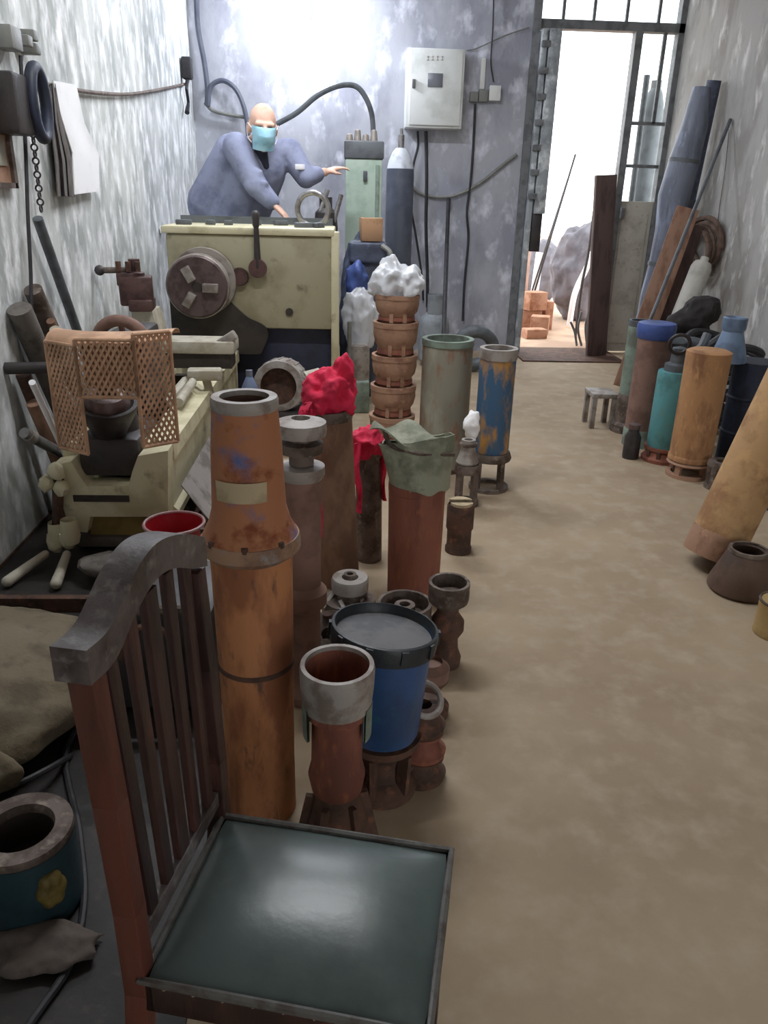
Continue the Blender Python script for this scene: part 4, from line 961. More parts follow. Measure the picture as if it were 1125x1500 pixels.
top = A(1040, 512, Y); bb = A(1010, 672, Y); bb = V(bb.x, Y, zb); axo = V(top.x - bb.x, 0, zt - zb)
t = thing('orange_pipe', bb, 'stout orange-brown rusty pipe on a legged foot in the right row', 'pipe')
L = axo.length
MB().rev([(0, 0), (r, 0), (r * 1.02, L * .5), (r * 1.03, L - .01), (r * .85, L), (0, L - .01)], bb, axo, jit=.002).build('pipe_body', 'rust_orange', t)
MB().rev([(r * .96, 0), (r * 1.05, 0), (r * 1.05, .02), (r, .03)], bb, axo).build('pipe_rim', 'rust_orange', t)
foot('pump_stand', V(bb.x, Y, 0), r * .9, zb - .004, 'rusty legged stand carrying the stout orange-brown pipe', 'rust_bowl')
q = A(1040, 690, 3.85)
foot('pump_stand', V(q.x + .02, 3.78, 0), .06, .15, 'small grey legged stand right of the orange-brown pipe', 'rust_grey')
Y = 4.2; o = upright((1075, 690), Y); r = ru(31, 600, 1075, Y); zt = zc(528, 1078, Y)
t = thing('navy_drum', o, 'dark navy drum standing behind the orange-brown pipe', 'drum')
MB().rev([(0, 0), (r, 0), (r, .02), (r * .97, .03), (r * .97, zt - .02), (r, zt - .01), (r, zt), (0, zt)], o).build('drum_body', 'navy', t)
for k in (.33, .66): MB().rev([(r * .96, zt * k - .012), (r * 1.02, zt * k), (r * .96, zt * k + .012)], o).build('drum_hoop', 'navy', t)
c = V(A(1068, 510, Y - .02).x, Y - .03, zt); r = ru(23, 505, 1068, Y); h = zc(463, 1068, Y) - zt
t = thing('blue_funnel', c, 'blue-grey funnel shaped pot standing on the navy drum', 'pot')
MB().rev([(0, .002), (r * 1.1, .002), (r * 1.1, .02), (r * .85, h * .4), (r * .6, h * .7)], c).build('pot_body', 'blue_grey', t)
MB().rev([(r * .6, h * .68), (r * .72, h * .74), (r * .74, h * .98), (r * .6, h), (r * .5, h * .95), (r * .45, h * .7)], c, closed=True).build('pot_neck', 'blue_grey', t)
# small stool, jar
q = G(884, 612); t = thing('iron_stool', V(q.x, 4.98, 0), 'small pale grey iron stool at the far end of the right row', 'stool')
x0, x1 = A(864, 580, 4.95).x, A(906, 580, 4.95).x; zt = zc(574, 885, 4.95)
MB().span((x0, 4.88, zt - .03), (x1 - .02, 5.08, zt), .006).build('stool_top', 'ring_grey', t)
for x in (x0 + .02, x1 - .04):
    for y in (4.9, 5.06): MB().beam((x, y, 0), (x, y, zt - .028), .03, .03).build('leg', 'ring_grey', t)
o = upright((934, 668), 4.28); o.x -= .045; r = .045
t = thing('dark_jar', o, 'small dark glass jar on the floor left of the teal cylinder', 'jar')
MB().rev([(0, 0), (r, 0), (r * 1.05, .02), (r * 1.05, .13), (r * .7, .16), (r * .7, .18)], o).build('jar_body', 'machine_dark', t)
MB().rev([(0, .178), (r * .78, .178), (r * .78, .205), (0, .207)], o).build('jar_lid', 'chuck', t)
# leaning orange tube
b0 = G(1052, 808); b0 = V(1.60, 2.98, .02)
pA = A(1038, 818, 2.84); pB = A(1125, 640, 2.90)
d = (pB - pA).normalized(); kk = (XR - .16 - pA.x) / d.x
s = pA - d * (pA.z - .045) / d.z; e = pA + d * kk
r = m(39, A(1080, 720, 3.0))
t = thing('leaning_tube', s, 'long orange-brown rusty tube leaning over against the right wall', 'pipe')
L = (e - s).length; ax = e - s
MB().rev([(r * .82, .02), (r, 0), (r, .02), (r, L), (r * .82, L)], s, ax, 40, jit=.003).build('tube_body', 'log_rust', t)
MB().rev([(0, .05), (r * .83, .05), (r * .83, 0), (r * 1.0, 0), (r * 1.015, .01), (r * 1.015, .10), (r, .11)], s, ax).build('tube_end', 'rust_bowl', t)
MB().rev([(0, L - .03), (r * .83, L - .03)], s, ax).build('tube_bore', 'oil_and_hollow', t)
# brown cone pot
o = G(1085, 876); o = V(o.x + .03, o.y + .07, 0); 
t = thing('cone_pot', o, 'brown conical cast iron pot on the floor below the leaning tube', 'pot')
MB().rev([(0, 0), (.115, 0), (.125, .012), (.12, .04), (.07, .17), (.065, .175), (.058, .165), (.105, .04), (0, .03)], o).build('pot_body', 'pot_brown', t)
MB().rev([(.066, .16), (.074, .165), (.072, .178), (.06, .178)], o, closed=True).build('pot_rim', 'rust_grey', t)
o = V(1.60, 2.30, 0); q = A(1118, 900, 2.3); o.x = q.x + .055
t = thing('oil_can', o, 'yellowish tin can cut off by the right photo edge on the floor', 'can')
MB().rev([(0, 0), (.07, 0), (.072, .01), (.07, .015), (.07, .12), (.072, .128), (.068, .13), (0, .122)], o).build('can_body', 'olive_wood', t)
MB().ring(o + V(0, 0, .128), .068, .005, n=28).build('can_rim', 'rust_grey', t)
q = A(1112, 720, 3.55)
t = thing('blue_tub', V(q.x + .05, 3.55, 0), 'dark blue plastic tub on the floor at the right edge behind the leaning tube', 'bucket')
o = V(q.x + .05, 3.55, 0); zt = zc(690, 1110, 3.5) + .03
MB().rev([(0, 0), (.1, 0), (.12, zt), (.112, zt), (.095, .01), (0, .01)], o).build('tub_body', 'blue_plastic', t)
MB().ring(o + V(0, 0, zt), .118, .008, n=32).build('tub_rim', 'blue_plastic', t)

# ------------------------------------------------------------------ leaning against the right wall
def leanr(name, top, wall, bot, r, label, material, cat='bar', n=12):
    a = AX(*top, XR - wall); b = G(*bot); b.z = .02
    return tag(MB().tube([b, a], r, n).build(name, material), label, cat), b, a
a = AX(1030, 128, XR - .16); b = G(925, 548) + V(0, 0, .14)
t = thing('wrapped_bundle', b, 'tall bundle wrapped in blue-grey tarpaulin leaning in the far right corner', 'bundle')
pts = [b.lerp(a, k / 8) + V(.012 * math.sin(k * 2.1), 0, 0) for k in range(9)]
MB().tube(pts, [.065, .065, .068, .075, .10, .125, .12, .10, .065], 16).build('tarpaulin', 'wrap_blue', t)
for k in (3, 6): MB().rev([(0, -.015), ([.07, .0, .0, .082, .09, .12, .122][k], -.015), ([.07, 0, 0, .085, .09, .12, .125][k], .015), (0, .015)], pts[k], a - b).build('tie_rope', 'machine_top', t)
MB().tube([b.lerp(a, -.02), b.lerp(a, .36)], .066, 16).build('inner_pipe', 'pipe_blue', t)
a2 = AX(1046, 118, XR - .085); b2 = G(952, 545) + V(.02, .1, .05)
t = thing('dark_roll', b2, 'dark blue-grey roll leaning right behind the wrapped bundle', 'roll')
MB().tube([b2, b2.lerp(a2, .5), a2], [.06, .075, .055], 14).build('roll_body', 'tarp', t)
MB().tube([b2.lerp(a2, .6), b2.lerp(a2, .62)], .080, 14).build('roll_tie', 'machine_top', t)
# plank
a = AX(1010, 305, XR - .30); b = G(945, 575)
a = A(1008, 305, 6.25); b = A(938, 500, 6.05); d = (b - a).normalized(); b = a + d * ((a.z - .03) / -d.z)
t = tag(MB().beam(b, a, .17, .035, (1, -.3, 0), .004).build('plank', 'plank'), 'brown wooden plank leaning behind the blue capped pipe', 'plank')
a = A(1020, 330, 6.30); b = A(975, 470, 6.2); d = (b - a).normalized(); b = a + d * ((a.z - .03) / -d.z)
tag(MB().beam(b, a, .11, .04, (1, -.3, 0), .004).build('plank', 'plank_dark'), 'darker narrow plank leaning just right of the brown plank', 'plank')
a = AX(1070, 175, XR - .02); b = A(962, 445, 5.75); d = (b - a).normalized(); b = a + d * ((a.z - .015) / -d.z)
tag(MB().tube([b, a], .014, 10).build('steel_rod', 'machine_top'), 'thin steel rod leaning against the right wall in front of the planks', 'rod')
a = A(1030, 385, 5.9); b = A(996, 470, 5.8)
t = thing('white_canister', b, 'long dull white canister leaning in front of the rope coil', 'canister')
d = (a - b); b = b - d * ((b.z - .05) / d.z) if d.z > 0 else b
R = m(15, a); L = (a - b).length
MB().rev([(0, 0), (R, 0), (R, L - .04), (R * .8, L), (0, L + .01)], b, a - b).build('canister_body', 'white_bottle', t)
MB().rev([(0, L), (R * .4, L), (R * .4, L + .04), (0, L + .04)], b, a - b).build('canister_cap', 'white_bottle', t)
# rope coil on the wall
c = AX(1030, 352, XR - .07)
t = thing('rope_coil', c, 'brown coil of rope hanging on the right wall behind the planks', 'rope')
for k in range(6):
    MB().ring(c + V(.02 - .012 * k, .02 * math.sin(k * 2), -.02 * k), .17 + .016 * math.sin(k * 1.7), .018, (1, .12 * math.sin(k), .05), 36, 8, 1.5).build('rope_loop', 'rope', t)
# black hose heap on the floor
c0 = A(1010, 510, 5.0)
t = thing('hose_heap', V(c0.x, 5.0, 0), 'heap of tangled black hoses and cables behind the right row', 'hose')
random.seed(3)
pts = []
for k in range(80):
    a_ = k * .62; rr_ = .14 + .10 * math.sin(k * .37); pts.append(V(c0.x + .16 + rr_ * 1.2 * math.cos(a_), 4.92 + rr_ * math.sin(a_), .05 + .62 * (k / 90) + .05 * math.sin(k * 1.3)))
MB().tube(pts, .026, 8, 4).build('hose_coil', 'black_rubber', t)
c = A(1052, 452, 5.1); tag(MB().blob(V(c.x, 5.35, c.z - .05), (.12, .1, .10), 3, .3, 2, 4, fold=.1).blob(V(c.x - .1, 5.33, c.z - .14), (.14, .1, .10), 3, .3, 2, 8).blob(V(c.x - .03, 5.35, (c.z - .1) / 2), (.17, .13, (c.z - .1) / 2), 3, .1, 2, 8).build('dark_sack', 'dark_fabric', remesh=.015), 'lumpy dark sack standing by the right wall behind the blue funnel', 'sack')
c = A(985, 500, 4.75)
t = thing('pump_unit', V(c.x, 4.75, 0), 'dark grey pump head with bent outlet behind the teal cylinder', 'pump part')
MB().rev([(0, 0), (.09, 0), (.09, .03), (.05, .06), (.05, c.z - .12), (.085, c.z - .08), (.09, c.z), (.05, c.z + .04), (0, c.z + .05)], V(c.x, 4.75, 0)).build('head_body', 'machine_top', t)
MB().tube([V(c.x, 4.75, c.z - .02), V(c.x + .13, 4.7, c.z), V(c.x + .16, 4.7, c.z - .1)], .035, 10, 5).build('outlet', 'machine_top', t)
tag(MB().tube([AX(1068, 190, XR - .012), AX(1062, 250, XR - .012), AX(1052, 320, XR - .012), AX(1046, 400, XR - .012)], .0035, 6, 5).build('thin_wire', 'rust_grey'), 'thin wire hanging down the right wall beside the steel rod', 'wire')

# ------------------------------------------------------------------ doorway and yard
a = A(878, 256, 7.45); b = A(862, 505, 7.4); z0 = 0.014
q = A(880, 256, 7.45)
tag(MB().beam((b.x + .09, 7.42, .015), (q.x + .05, 7.46, q.z), .20, .05, (1, .15, 0), .006).build('door_board', 'plank_dark'), 'dark brown board leaning upright against the door panel', 'board')
GY = 9.0
c = A(951, 200, 8.3); R = m(15, c); z0 = A(958, 290, 8.3).z; zt = A(960, 118, 8.3).z
t = thing('brick_pier', V(c.x, 8.3, 0), 'low brick pier outside behind the pale door panel', 'pier')
MB().span((c.x - .2, 8.12, 0), (c.x + .2, 8.5, z0 - .12)).build('pier_body', 'brick', t, smooth=False)
MB().span((c.x - .22, 8.1, z0 - .12), (c.x + .22, 8.52, z0 - .06)).build('pier_cap', 'stone', t, smooth=False)
zz0 = z0 - .06
t = thing('gas_cylinder', V(c.x, 8.3, zz0), 'grey gas cylinder seen through the glass of the door sash', 'gas cylinder')
MB().rev([(0, zz0), (R, zz0), (R, zt - .26), (R * .95, zt - .2), (R * .72, zt - .11), (R * .5, zt - .07)], V(c.x, 8.3, 0)).build('cylinder_body', 'machine_top', t)
MB().rev([(R * .4, zt - .09), (R * .5, zt - .07), (R * .5, zt), (0, zt)], V(c.x, 8.3, 0)).build('cylinder_cap', 'frame_grey', t)
tag(MB().tube([A(925, 292, 8.02) + (A(925, 292, 8.02) - A(948, 110, 8.06)) * 1.28, A(925, 292, 8.02), A(948, 110, 8.06)], .03, 10).build('iron_pipe', 'machine_top'), 'iron pipe leaning outside beside the gas cylinder behind the glass', 'pipe')
q = G(772, 445); Yp = 9.2
x0, x1 = A(764, 380, Yp).x, A(777, 380, Yp).x
t = tag(MB().span((x0 - .2, Yp, 0), (x1, Yp + .3, A(770, 338, Yp).z), .01).build('yard_pillar', 'pillar_pink'), 'pinkish plastered pillar outside at the left of the doorway', 'pillar')
random.seed(5)
labs = ['orange-brown brick block on top of the pile outside the doorway', 'larger brick block at the left bottom of the pile outside', 'brick block at the front right of the pile outside', 'brick block standing on end at the right of the pile outside', 'flat brick block at the bottom front of the pile outside']
for k, (x, y, Yb, s, rz) in enumerate(((783, 428, 9.0, (.24, .2, .2), .4), (772, 452, 9.05, (.3, .2, .22), .1), (792, 462, 8.72, (.2, .2, .2), -.3), (800, 460, 9.1, (.1, .2, .32), .1), (784, 474, 8.45, (.24, .16, .1), .2))):
    q = A(x, y, Yb); z = max(q.z, s[2] / 2)
    z = [.33, .11, .10, .16, .05][k]
    tag(MB().box((q.x, Yb, z), s, rz, .008).build('brick_block', 'brick'), labs[k], 'brick', 'brick pile outside')
def yard(name, px, Yq, w, label, material, cat, h=None, seed=0):
    q = A(*px, Yq); h = h or q.z
    return tag(MB().blob((q.x, Yq, h / 2), (w, w, h / 2 + .01), 4, .2, 2, seed, fold=.05, ff=3).build(name, material, remesh=.02, iters=2), label, cat)
yard('covered_machine', (797, 352), 11.2, .22, 'grey covered machine outside left of the white gap in the doorway', 'tarp_outdoor', 'machine', seed=4)
yard('covered_heap', (858, 330), 9.9, .36, 'dark grey covered heap outside behind the leaning board', 'tarp_outdoor', 'heap', seed=9)
def stick(name, p, Y0, q, Y1, r, label, material='machine_dark', mid=None):
    a = A(*p, Y0); b = A(*q, Y1)
    return tag(MB().tube([a, b] if not mid else [a, A(*mid, (Y0 + Y1) / 2), b], r, 8, 5 if mid else 0).build(name, material), label, 'stick' if 'stick' in name else 'wire')
a = A(835, 226, 9.2)
for (p, bt, lb) in (((843, 226), (795, 470), 'longer thin dark stick standing up in the yard'), ((832, 262), (798, 455), 'shorter thin dark stick just left of the long one in the yard')):
    a = A(*p, 9.4 if 'longer' in lb else 9.75); b = G(*bt); b = V(a.x - .42, 9.3 if 'longer' in lb else 9.6, .01)
    tag(MB().tube([b, a], .012, 8).build('thin_stick', 'machine_dark'), lb, 'stick')
tag(MB().tube([A(878, 268, 8.7), A(870, 310, 8.7), A(862, 370, 8.65), A(852, 420, 8.6), V(A(846, 450, 8.6).x, 8.55, .01)], .016, 8, 6).build('bent_stick', 'machine_dark'), 'bent dark stick leaning outside just left of the leaning board', 'stick')
for k, (pp, lb) in enumerate((([(836, 470), (842, 485), (845, 505)], 'left curl of dark wire on the ground outside the doorway'), ([(852, 455), (847, 480), (852, 505)], 'middle curl of dark wire on the ground outside the doorway'), ([(865, 448), (858, 475), (860, 505)], 'right curl of dark wire by the board foot outside'))):
    P_ = [A(x, y, 7.95) for x, y in pp]; dz = min(p.z for p in P_) - .01
    P_ = [p - V(0, 0, dz) for p in P_]
    tag(MB().tube(P_, .012, 8, 6).build('wire_curl', 'machine_top'), lb, 'wire')
q = A(795, 440, 9.6)
tag(MB().beam((q.x - .1, 9.7, .01), (q.x - .03, 9.85, .8), .09, .04, (1, 0, 0)).build('white_board', 'white_paper'), 'short white board standing outside behind the brick pile', 'board')
q = A(850, 420, 9.2)
tag(MB().tube([V(q.x - .08, 9.2, .03), A(842, 430, 9.2), A(858, 395, 9.2), A(868, 370, 9.25)], .035, 8, 6).build('white_hose', 'white_paper'), 'thick white hose curving up beside the dark heap outside', 'hose')

# ------------------------------------------------------------------ chair in front
SZ = .42
FLc, BLc, BRc = V(-.282, .741, 0), V(-.185, 1.025, 0), V(.183, .944, 0)
u = (BRc - BLc).normalized(); v = V(-u.y, u.x, 0); dp = (BRc - BLc).length; wd = .305
O = FLc
def Cp(a, b, z): return O + u * a + v * b + V(0, 0, z if z > 0 else .011)
Rz = Matrix((u, v, V(0, 0, 1))).transposed().to_4x4()
t = thing('wooden_chair', Cp(dp / 2, wd / 2, 0), 'dark wooden slat-back chair with a shiny dark vinyl seat in the foreground', 'chair')
# seat frame
b = MB()
b.box(Cp(dp / 2 + .012, .014, SZ - .045), (dp + .03, .028, .06), Rz, .004).box(Cp(dp / 2 + .012, wd - .014, SZ - .045), (dp + .03, .028, .06), Rz, .004)
b.box(Cp(dp + .012, wd / 2, SZ - .045), (.028, wd, .06), Rz, .004).box(Cp(.012, wd / 2, SZ - .045), (.026, wd, .06), Rz, .004)
b.build('seat_frame', 'wood_dark', t)
# padded vinyl seat
def seat(uu, vv):
    a = uu * 2 - 1; c = vv * 2 - 1
    h = .026 * (1 - abs(a) ** 2.6) * (1 - abs(c) ** 2.6) + .004 * (1 - abs(a) ** 12) * (1 - abs(c) ** 12)
    e = 1 - .02 * (abs(a * c) ** 4)
    return Cp(dp / 2 + .016 + a * (dp / 2 + .004) * e, wd / 2 + c * (wd / 2 - .003) * e, SZ - .014 + h)
s = MB().grid(seat, 28, 24, .006)
st = s.build('seat', 'vinyl', t)
loop = [Cp(dp / 2 + .016 + a * (dp / 2 + .008), wd / 2 + c * (wd / 2 + .001), SZ - .012) for a, c in ((-1, -1), (-.5, -1), (0, -1), (.5, -1), (1, -1), (1, -.3), (1, .3), (1, 1), (.5, 1), (0, 1), (-.5, 1), (-1, 1), (-1, .3), (-1, -.3))]
MB().loop(loop, .0065, 8).build('seat_piping', 'piping', st)
bb_ = MB()
for k in range(9): bb_.blob(Cp(dp * (k + .5) / 9 + .02, -.001, SZ - .018), .0045, 1).blob(Cp(dp * (k + .5) / 9 + .02, wd + .001, SZ - .018), .0045, 1)
bb_.build('seat_tacks', 'steel_worn', st)
# back posts, crest, slats
ZT = .925
def post(y, front):
    b = MB(); h = [(0, -.05), (.2, -.02), (SZ - .05, -.004), (SZ + .1, -.004), (.7, -.010), (ZT - .025 + front, -.018)]
    for (z0, a0), (z1, a1) in zip(h, h[1:]): b.beam(Cp(a0, y, z0), Cp(a1, y, z1 + .004), .030, .034, v, .003)
    return b
post(.014, 0).build('back_post', 'wood_red', t); post(wd + .008, -.03).build('back_post', 'wood_dark', t)
prof_old = [(-.008, .905), (-.010, .928), (.03, .927), (.055, .932), (.078, .948), (.105, .966), (.14, .976), (.17, .977), (.205, .972), (.235, .958), (.262, .938), (.285, .930), (.335, .928), (.335, .905), (.318, .885), (.27, .885), (.235, .905), (.2, .922), (.165, .926), (.13, .922), (.098, .905), (.06, .886), (.02, .884)]
def dome(y, b0, h, w): 
    k = abs(y - wd / 2) / w; return b0 + (h * .5 * (1 + math.cos(PI * k)) if k < 1 else 0)
ys = [-.012 + (wd + .03) * i / 40 for i in range(41)]
def line(p): q = spline([V(a, b, 0) for a, b in p], 5); return [(c.x, c.y) for c in q]
up_ = line([(-.012, .925), (.02, .922), (.045, .926), (.075, .942), (.10, .956), (.13, .967), (.16, .972), (.19, .969), (.22, .961), (.25, .950), (.28, .936), (.322, .914)])
dn_ = line([(-.012, .880), (.03, .877), (.06, .885), (.10, .908), (.15, .924), (.19, .922), (.23, .908), (.27, .887), (.322, .866)])
prof = up_ + dn_[::-1]
MB().prism(prof, Cp(-.040, 0, 0), v, (0, 0, 1), u * .044).build('crest_rail', 'wood_worn', t, ang=30)
for k in range(5):
    y = .062 + k * (wd - .10) / 4; yt = .055 + k * (wd - .08) / 4
    MB().beam(Cp(.0, y, SZ + .03), Cp(-.015, yt, .915), .024 if k != 2 else .034, .012, v, .002).build('slat', 'wood_dark', t)
MB().box(Cp(-.002, wd / 2, SZ + .035), (.02, wd - .02, .03), Rz, .003).build('lower_rail', 'wood_worn', t)
for y in (.018, wd - .018): MB().beam(Cp(dp + .005, y, 0), Cp(dp + .006, y, SZ - .02), .034, .034, u, .003).build('front_leg', 'wood_dark', t)
for y in (.016, wd - .016): MB().beam(Cp(-.02, y, .16), Cp(dp, y, .16), .016, .026, v, .002).build('stretcher', 'wood_dark', t)
MB().beam(Cp(dp * .5, .02, .17), Cp(dp * .5, wd - .02, .17), .016, .024, u, .002).build('stretcher', 'wood_dark', t)

# ------------------------------------------------------------------ dark clutter at the left front
t = thing('cement_sack', V(-.95, 1.95, .011), 'slumped beige cement sack lying on the floor at the left edge', 'sack')
MB().blob((-1.0, 1.86, .112), (.30, .36, .115), 4, .12, 1.6, 2, fold=.06, ff=3).build('sack_body', 'sack', t, remesh=.016, iters=3)
MB().blob((-.92, 1.50, .10), (.14, .05, .07), 3, .2, 2, 5, fold=.1).build('sack_mouth', 'sack', t, remesh=.012)
t = thing('dark_crate', V(-.62, 1.93, 0), 'dark crate with a rounded frame behind the chair back', 'crate')
a = A(95, 895, 1.9); 
MB().span((-.665, 1.86, .011), (-.36, 2.2, .34), .03).build('crate_body', 'machine_dark', t)
MB().tube([V(-.67, 1.85, .012), V(-.67, 1.85, .3), V(-.64, 1.85, .345), V(-.40, 1.85, .35)], .014, 8, 5).build('crate_frame', 'rust_grey', t)
MB().tube([V(-.62, 1.845, .20), V(-.58, 1.82, .3), V(-.50, 1.82, .31), V(-.46, 1.845, .22)], .009, 8, 5).build('crate_handle', 'rust_dark', t)
c = A(30, 1212, 1.22); R = m(72, c); o = V(c.x, 1.22, 0)
t = thing('painted_tin', o, 'dark teal round tin with a yellow flower pattern on the floor at the left edge', 'tin')
zt = c.z
MB().rev([(0, .012), (R * .96, .012), (R, .022), (R, zt - .02)], o).build('tin_body', 'tin_teal', t)
MB().rev([(R * .62, zt - .02), (R * .98, zt - .022), (R * 1.02, zt - .012), (R * 1.0, zt), (R * .66, zt)], o, closed=True).build('tin_rim', 'rust_grey', t)
MB().rev([(0, zt - .1), (R * .66, zt - .1), (R * .66, zt)], o).build('tin_opening', 'oil_and_hollow', t)
f = MB()
ac = -.75
for k in range(6):
    q = k * PI / 3
    a_ = ac + .16 * math.cos(q); zz_ = zt * .56 + .024 * math.sin(q)
    f.blob(o + V(math.cos(a_) * R, math.sin(a_) * R, zz_), (.016, .016, .022), 2)
f.blob(o + V(math.cos(ac) * R, math.sin(ac) * R, zt * .56), (.016, .016, .014), 2)
f.build('flower_motif', 'tin_flower', t, remesh=.004)
q = G(50, 1425); tag(MB().blob(V(q.x, q.y + .03, .03), (.10, .055, .022), 4, .35, 1.6, 6, fold=.12, ff=3).build('floor_rag', 'rag_pale', remesh=.006), 'pale brown rag lying on the floor in front of the teal tin', 'cloth')
tag(MB().tube([V(-.66, 1.9, .05), G(100, 1100) + V(0, 0, .02), G(118, 1230) + V(0, 0, .02), G(125, 1330) + V(0, 0, .02), G(105, 1420) + V(0, 0, .02), G(60, 1490) + V(0, 0, .02), G(10, 1560) + V(0, 0, .02)], .008, 8, 6).build('floor_cable', 'black_rubber'), 'black cable curving across the floor behind the chair', 'cable')
tag(MB().tube([A(0, 1158, 1.5), A(40, 1142, 1.52), A(85, 1118, 1.6), A(118, 1098, 1.75)], .008, 8, 6).build('drooping_cable', 'black_rubber'), 'black cable drooping over the cement sack at the left edge', 'cable')
tag(MB().span((-1.345, .6, .002), (-.285, 2.43, .010)).build('floor_stain_mat', 'floor_oil'), 'added black mat standing in for oil-stained floor under the chair and tin', 'mat')  # thin sheet added to blacken the floor, in place of its oil stain

# ------------------------------------------------------------------ worker behind the headstock
t = thing('person', (-.85, 5.95, 0), 'worker in a grey-blue jacket and blue face mask leaning over the lathe headstock', 'person')
hd = A(385, 186, 5.72); HS = 1.12
def J(x, y, Y): return A(x, y, Y)
nk = J(374, 214, 5.86); ch_ = J(378, 245, 5.92); pel = V(J(330, 320, 6.05).x, 6.05, 1.06)
shL, elL, wrL = J(347, 216, 5.76), J(376, 273, 5.66), J(402, 300, 5.62)
shR, elR, wrR = J(424, 222, 5.96), J(448, 260, 5.88), J(476, 252, 6.02)
# head frame: face turned to the camera, a little to the right and down
fd = V(.22, -.92, -.20).normalized(); up = V(.05, 0, 1); rt = fd.cross(up).normalized(); up = rt.cross(fd).normalized()
RH = Matrix((rt, -fd, up)).transposed().to_4x4()      # x right of face, -y forward
def H(x, y, z): return hd + (rt * x + fd * y + up * z) * HS
b = MB()
b.blob(H(0, -.015, .03), (.078 * HS, .096 * HS, .095 * HS), 3, rot=RH).blob(H(0, .02, -.05), (.062 * HS, .072 * HS, .075 * HS), 3, rot=RH)
b.blob(H(0, .075, -.105), (.03 * HS, .02 * HS, .02 * HS), 2, rot=RH)                                   # chin
b.cap(H(0, .085, .015), H(0, .108, -.03), .012 * HS, .017 * HS)                                        # nose
b.cap(H(-.045, .078, .025), H(.045, .078, .025), .014 * HS, .014 * HS)                                # brow
for s_ in (-1, 1): b.blob(H(.08 * s_, -.01, -.015), (.012 * HS, .022 * HS, .034 * HS), 2, rot=RH)      # ears
b.cap(H(0, -.02, -.06), nk + V(0, .03, -.02), .058 * HS, .062)
b.cap(nk, ch_, .075, .13).cap(ch_, pel, .15, .15)
b.cap(nk + V(-.02, 0, -.02), shL, .06, .06).cap(nk, shR, .06, .06)
hipL, hipR = pel + V(-.10, 0, -.04), pel + V(.10, 0, -.04)
for h_, kx in ((hipL, -.02), (hipR, .04)):
    k_ = V(h_.x + kx, h_.y - .04, .54); f_ = V(h_.x + kx, h_.y + .02, .09)
    b.cap(h_, k_, .09, .06).cap(k_, f_, .058, .038).cap(f_ + V(0, 0, -.04), f_ + V(0, -.16, -.06), .036, .03)
def arm(b, s, e, w, k=1.0, stop=None):
    b.cap(s, e, .058 * k, .046 * k); b.cap(e, w, .044 * k, .030 * k)
arm(b, shL, elL, wrL); arm(b, shR, elR, wrR)
def hand(b, w, fwd, dwn, th, curl=.9):
    """palm, four bent fingers and a thumb; fwd along the hand, dwn the palm side, th towards the thumb"""
    f, d = V(fwd).normalized(), V(dwn); d = (d - f * d.dot(f)).normalized(); s_ = f.cross(d)
    if s_.dot(V(th)) < 0: s_ = -s_
    for k in (-.027, -.009, .009, .027): b.cap(w + f * .01 + s_ * k * .8, w + f * .085 + s_ * k, .016, .014)
    for k, l in ((.030, .9), (.010, 1.0), (-.010, .95), (-.029, .75)):
        p = w + f * .09 + s_ * k; g = f
        for L_, r_, c_ in ((.042, .0105, .35), (.028, .0095, .5), (.022, .0085, .5)):
            g = (g * math.cos(c_ * curl) + d * math.sin(c_ * curl)).normalized(); d2 = d
            q = p + g * L_ * l; b.cap(p, q, r_, r_ * .95, 10); p = q
    p = w + f * .025 + s_ * .03; q = p + (f * .5 + s_ * .7 + d * .3).normalized() * .045; b.cap(p, q, .016, .0125, 10)
    b.cap(q, q + (f * .9 + s_ * .1 + d * .4).normalized() * .035, .012, .009, 10)
hand(b, wrL + (wrL - elL).normalized() * .01, V(.55, -.25, -.5), V(0, -.1, -1), V(1, 0, .3))
hand(b, wrR + (wrR - elR).normalized() * .01, V(.75, .35, .25), V(.1, .2, -1), V(0, -1, .1), .5)
b.build('body', 'skin', t, remesh=.0075, iters=3)
for s_ in (-1, 1):
    MB().blob(H(.033 * s_, .083, .008), (.013 * HS, .008 * HS, .008 * HS), 2, rot=RH).build('eye', 'eye', t)
b = MB()
for k in range(26):
    a_ = PI * (.02 + .96 * k / 25); b.blob(H(math.cos(a_) * .078, -.015 - math.sin(a_) * .098, -.005 + .012 * math.sin(k * 2)), (.012, .012, .04), 2, rot=RH)
b.build('hair', 'hair_grey', t, remesh=.008, iters=2)
def msk(u_, v_):
    a_ = (u_ - .5) * 2.3; z = .012 - v_ * .125; bul = .100 + .030 * math.sin(min(1, v_ * 1.15) * PI) * math.cos(a_ * .8) - .01 * v_
    return H(math.sin(a_) * (.080 - .012 * v_), math.cos(a_) * bul + .010, z + .004 * math.sin(v_ * 18))
MB().grid(msk, 20, 16, .004).build('face_mask', 'mask_blue', t)
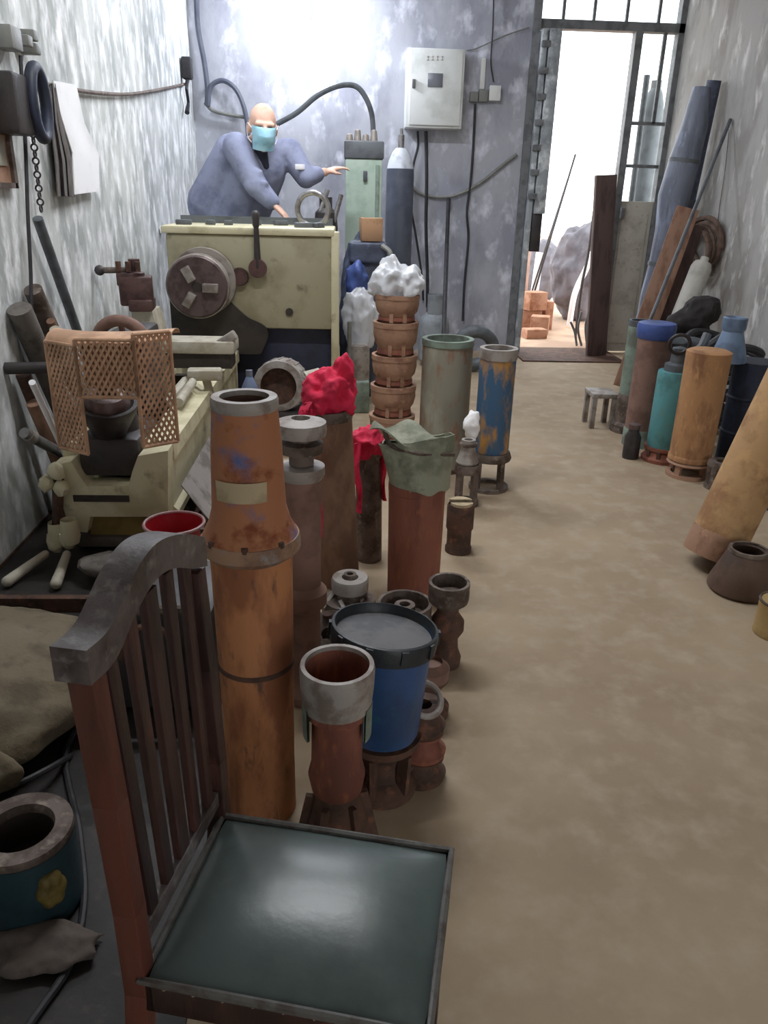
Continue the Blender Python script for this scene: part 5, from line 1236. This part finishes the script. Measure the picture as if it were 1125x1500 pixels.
for s_ in (-1, 1): MB().tube([H(.074 * s_, .06, .0), H(.09 * s_, .0, .015), H(.092 * s_, -.022, -.01), H(.086 * s_, .0, -.06), H(.07 * s_, .05, -.08)], .0025, 6, 5).build('mask_strap', 'strap_white', t)
# jacket
b = MB()
b.cap(nk + V(-.03, .02, -.05), ch_, .115, .20).cap(ch_, pel + V(0, 0, .02), .20, .235).cap(J(340, 225, 5.92), J(315, 300, 6.05), .13, .20)
b.cap(nk + V(-.05, .01, -.05), shL, .095, .095).cap(nk + V(.02, 0, -.06), shR, .09, .09)
b.cap(shL, elL, .098, .078).cap(elL, wrL - (wrL - elL) * .18, .076, .058)
b.cap(shR, elR, .092, .074).cap(elR, elR.lerp(wrR, .55), .072, .058)
b.cap(pel + V(0, 0, .04), pel + V(0, 0, -.16), .22, .2)
random.seed(11)
for k in range(10):
    q = elL.lerp(shL, random.uniform(-.1, .6)); b.cap(q + V(-.06, -.04, random.uniform(-.03, .03)), q + V(.06, -.05, random.uniform(-.04, .04)), .02, .02)
jk = b.build('jacket', 'jacket', t, remesh=.012, iters=4)
MB().ring(nk + V(.0, .0, .0), .082, .022, (.1, -.25, 1), 28, 8).build('collar', 'jacket', jk)
q = elR.lerp(wrR, .1) + V(-.05, -.085, .06)
MB().box(q, (.07, .012, .035), .4, .003).build('sleeve_badge', 'strap_white', jk)
MB().cap(J(382, 220, 5.76), J(389, 243, 5.75), .045, .025).build('shirt', 'trousers', t)
b = MB()
for h_, kx in ((hipL, -.02), (hipR, .04)):
    k_ = V(h_.x + kx, h_.y - .04, .54); f_ = V(h_.x + kx, h_.y + .02, .10)
    b.cap(h_, k_, .115, .085).cap(k_, f_, .082, .07)
b.build('trousers', 'trousers', t, remesh=.014, iters=3)
for h_, kx in ((hipL, -.02), (hipR, .04)):
    f_ = V(h_.x + kx, h_.y + .02, .045); MB().cap(f_ + V(0, .03, 0), f_ + V(0, -.17, -.004), .045, .04).build('shoe', 'shoe', t)

for o in bpy.data.objects:
    if '_o' in o: del o['_o']
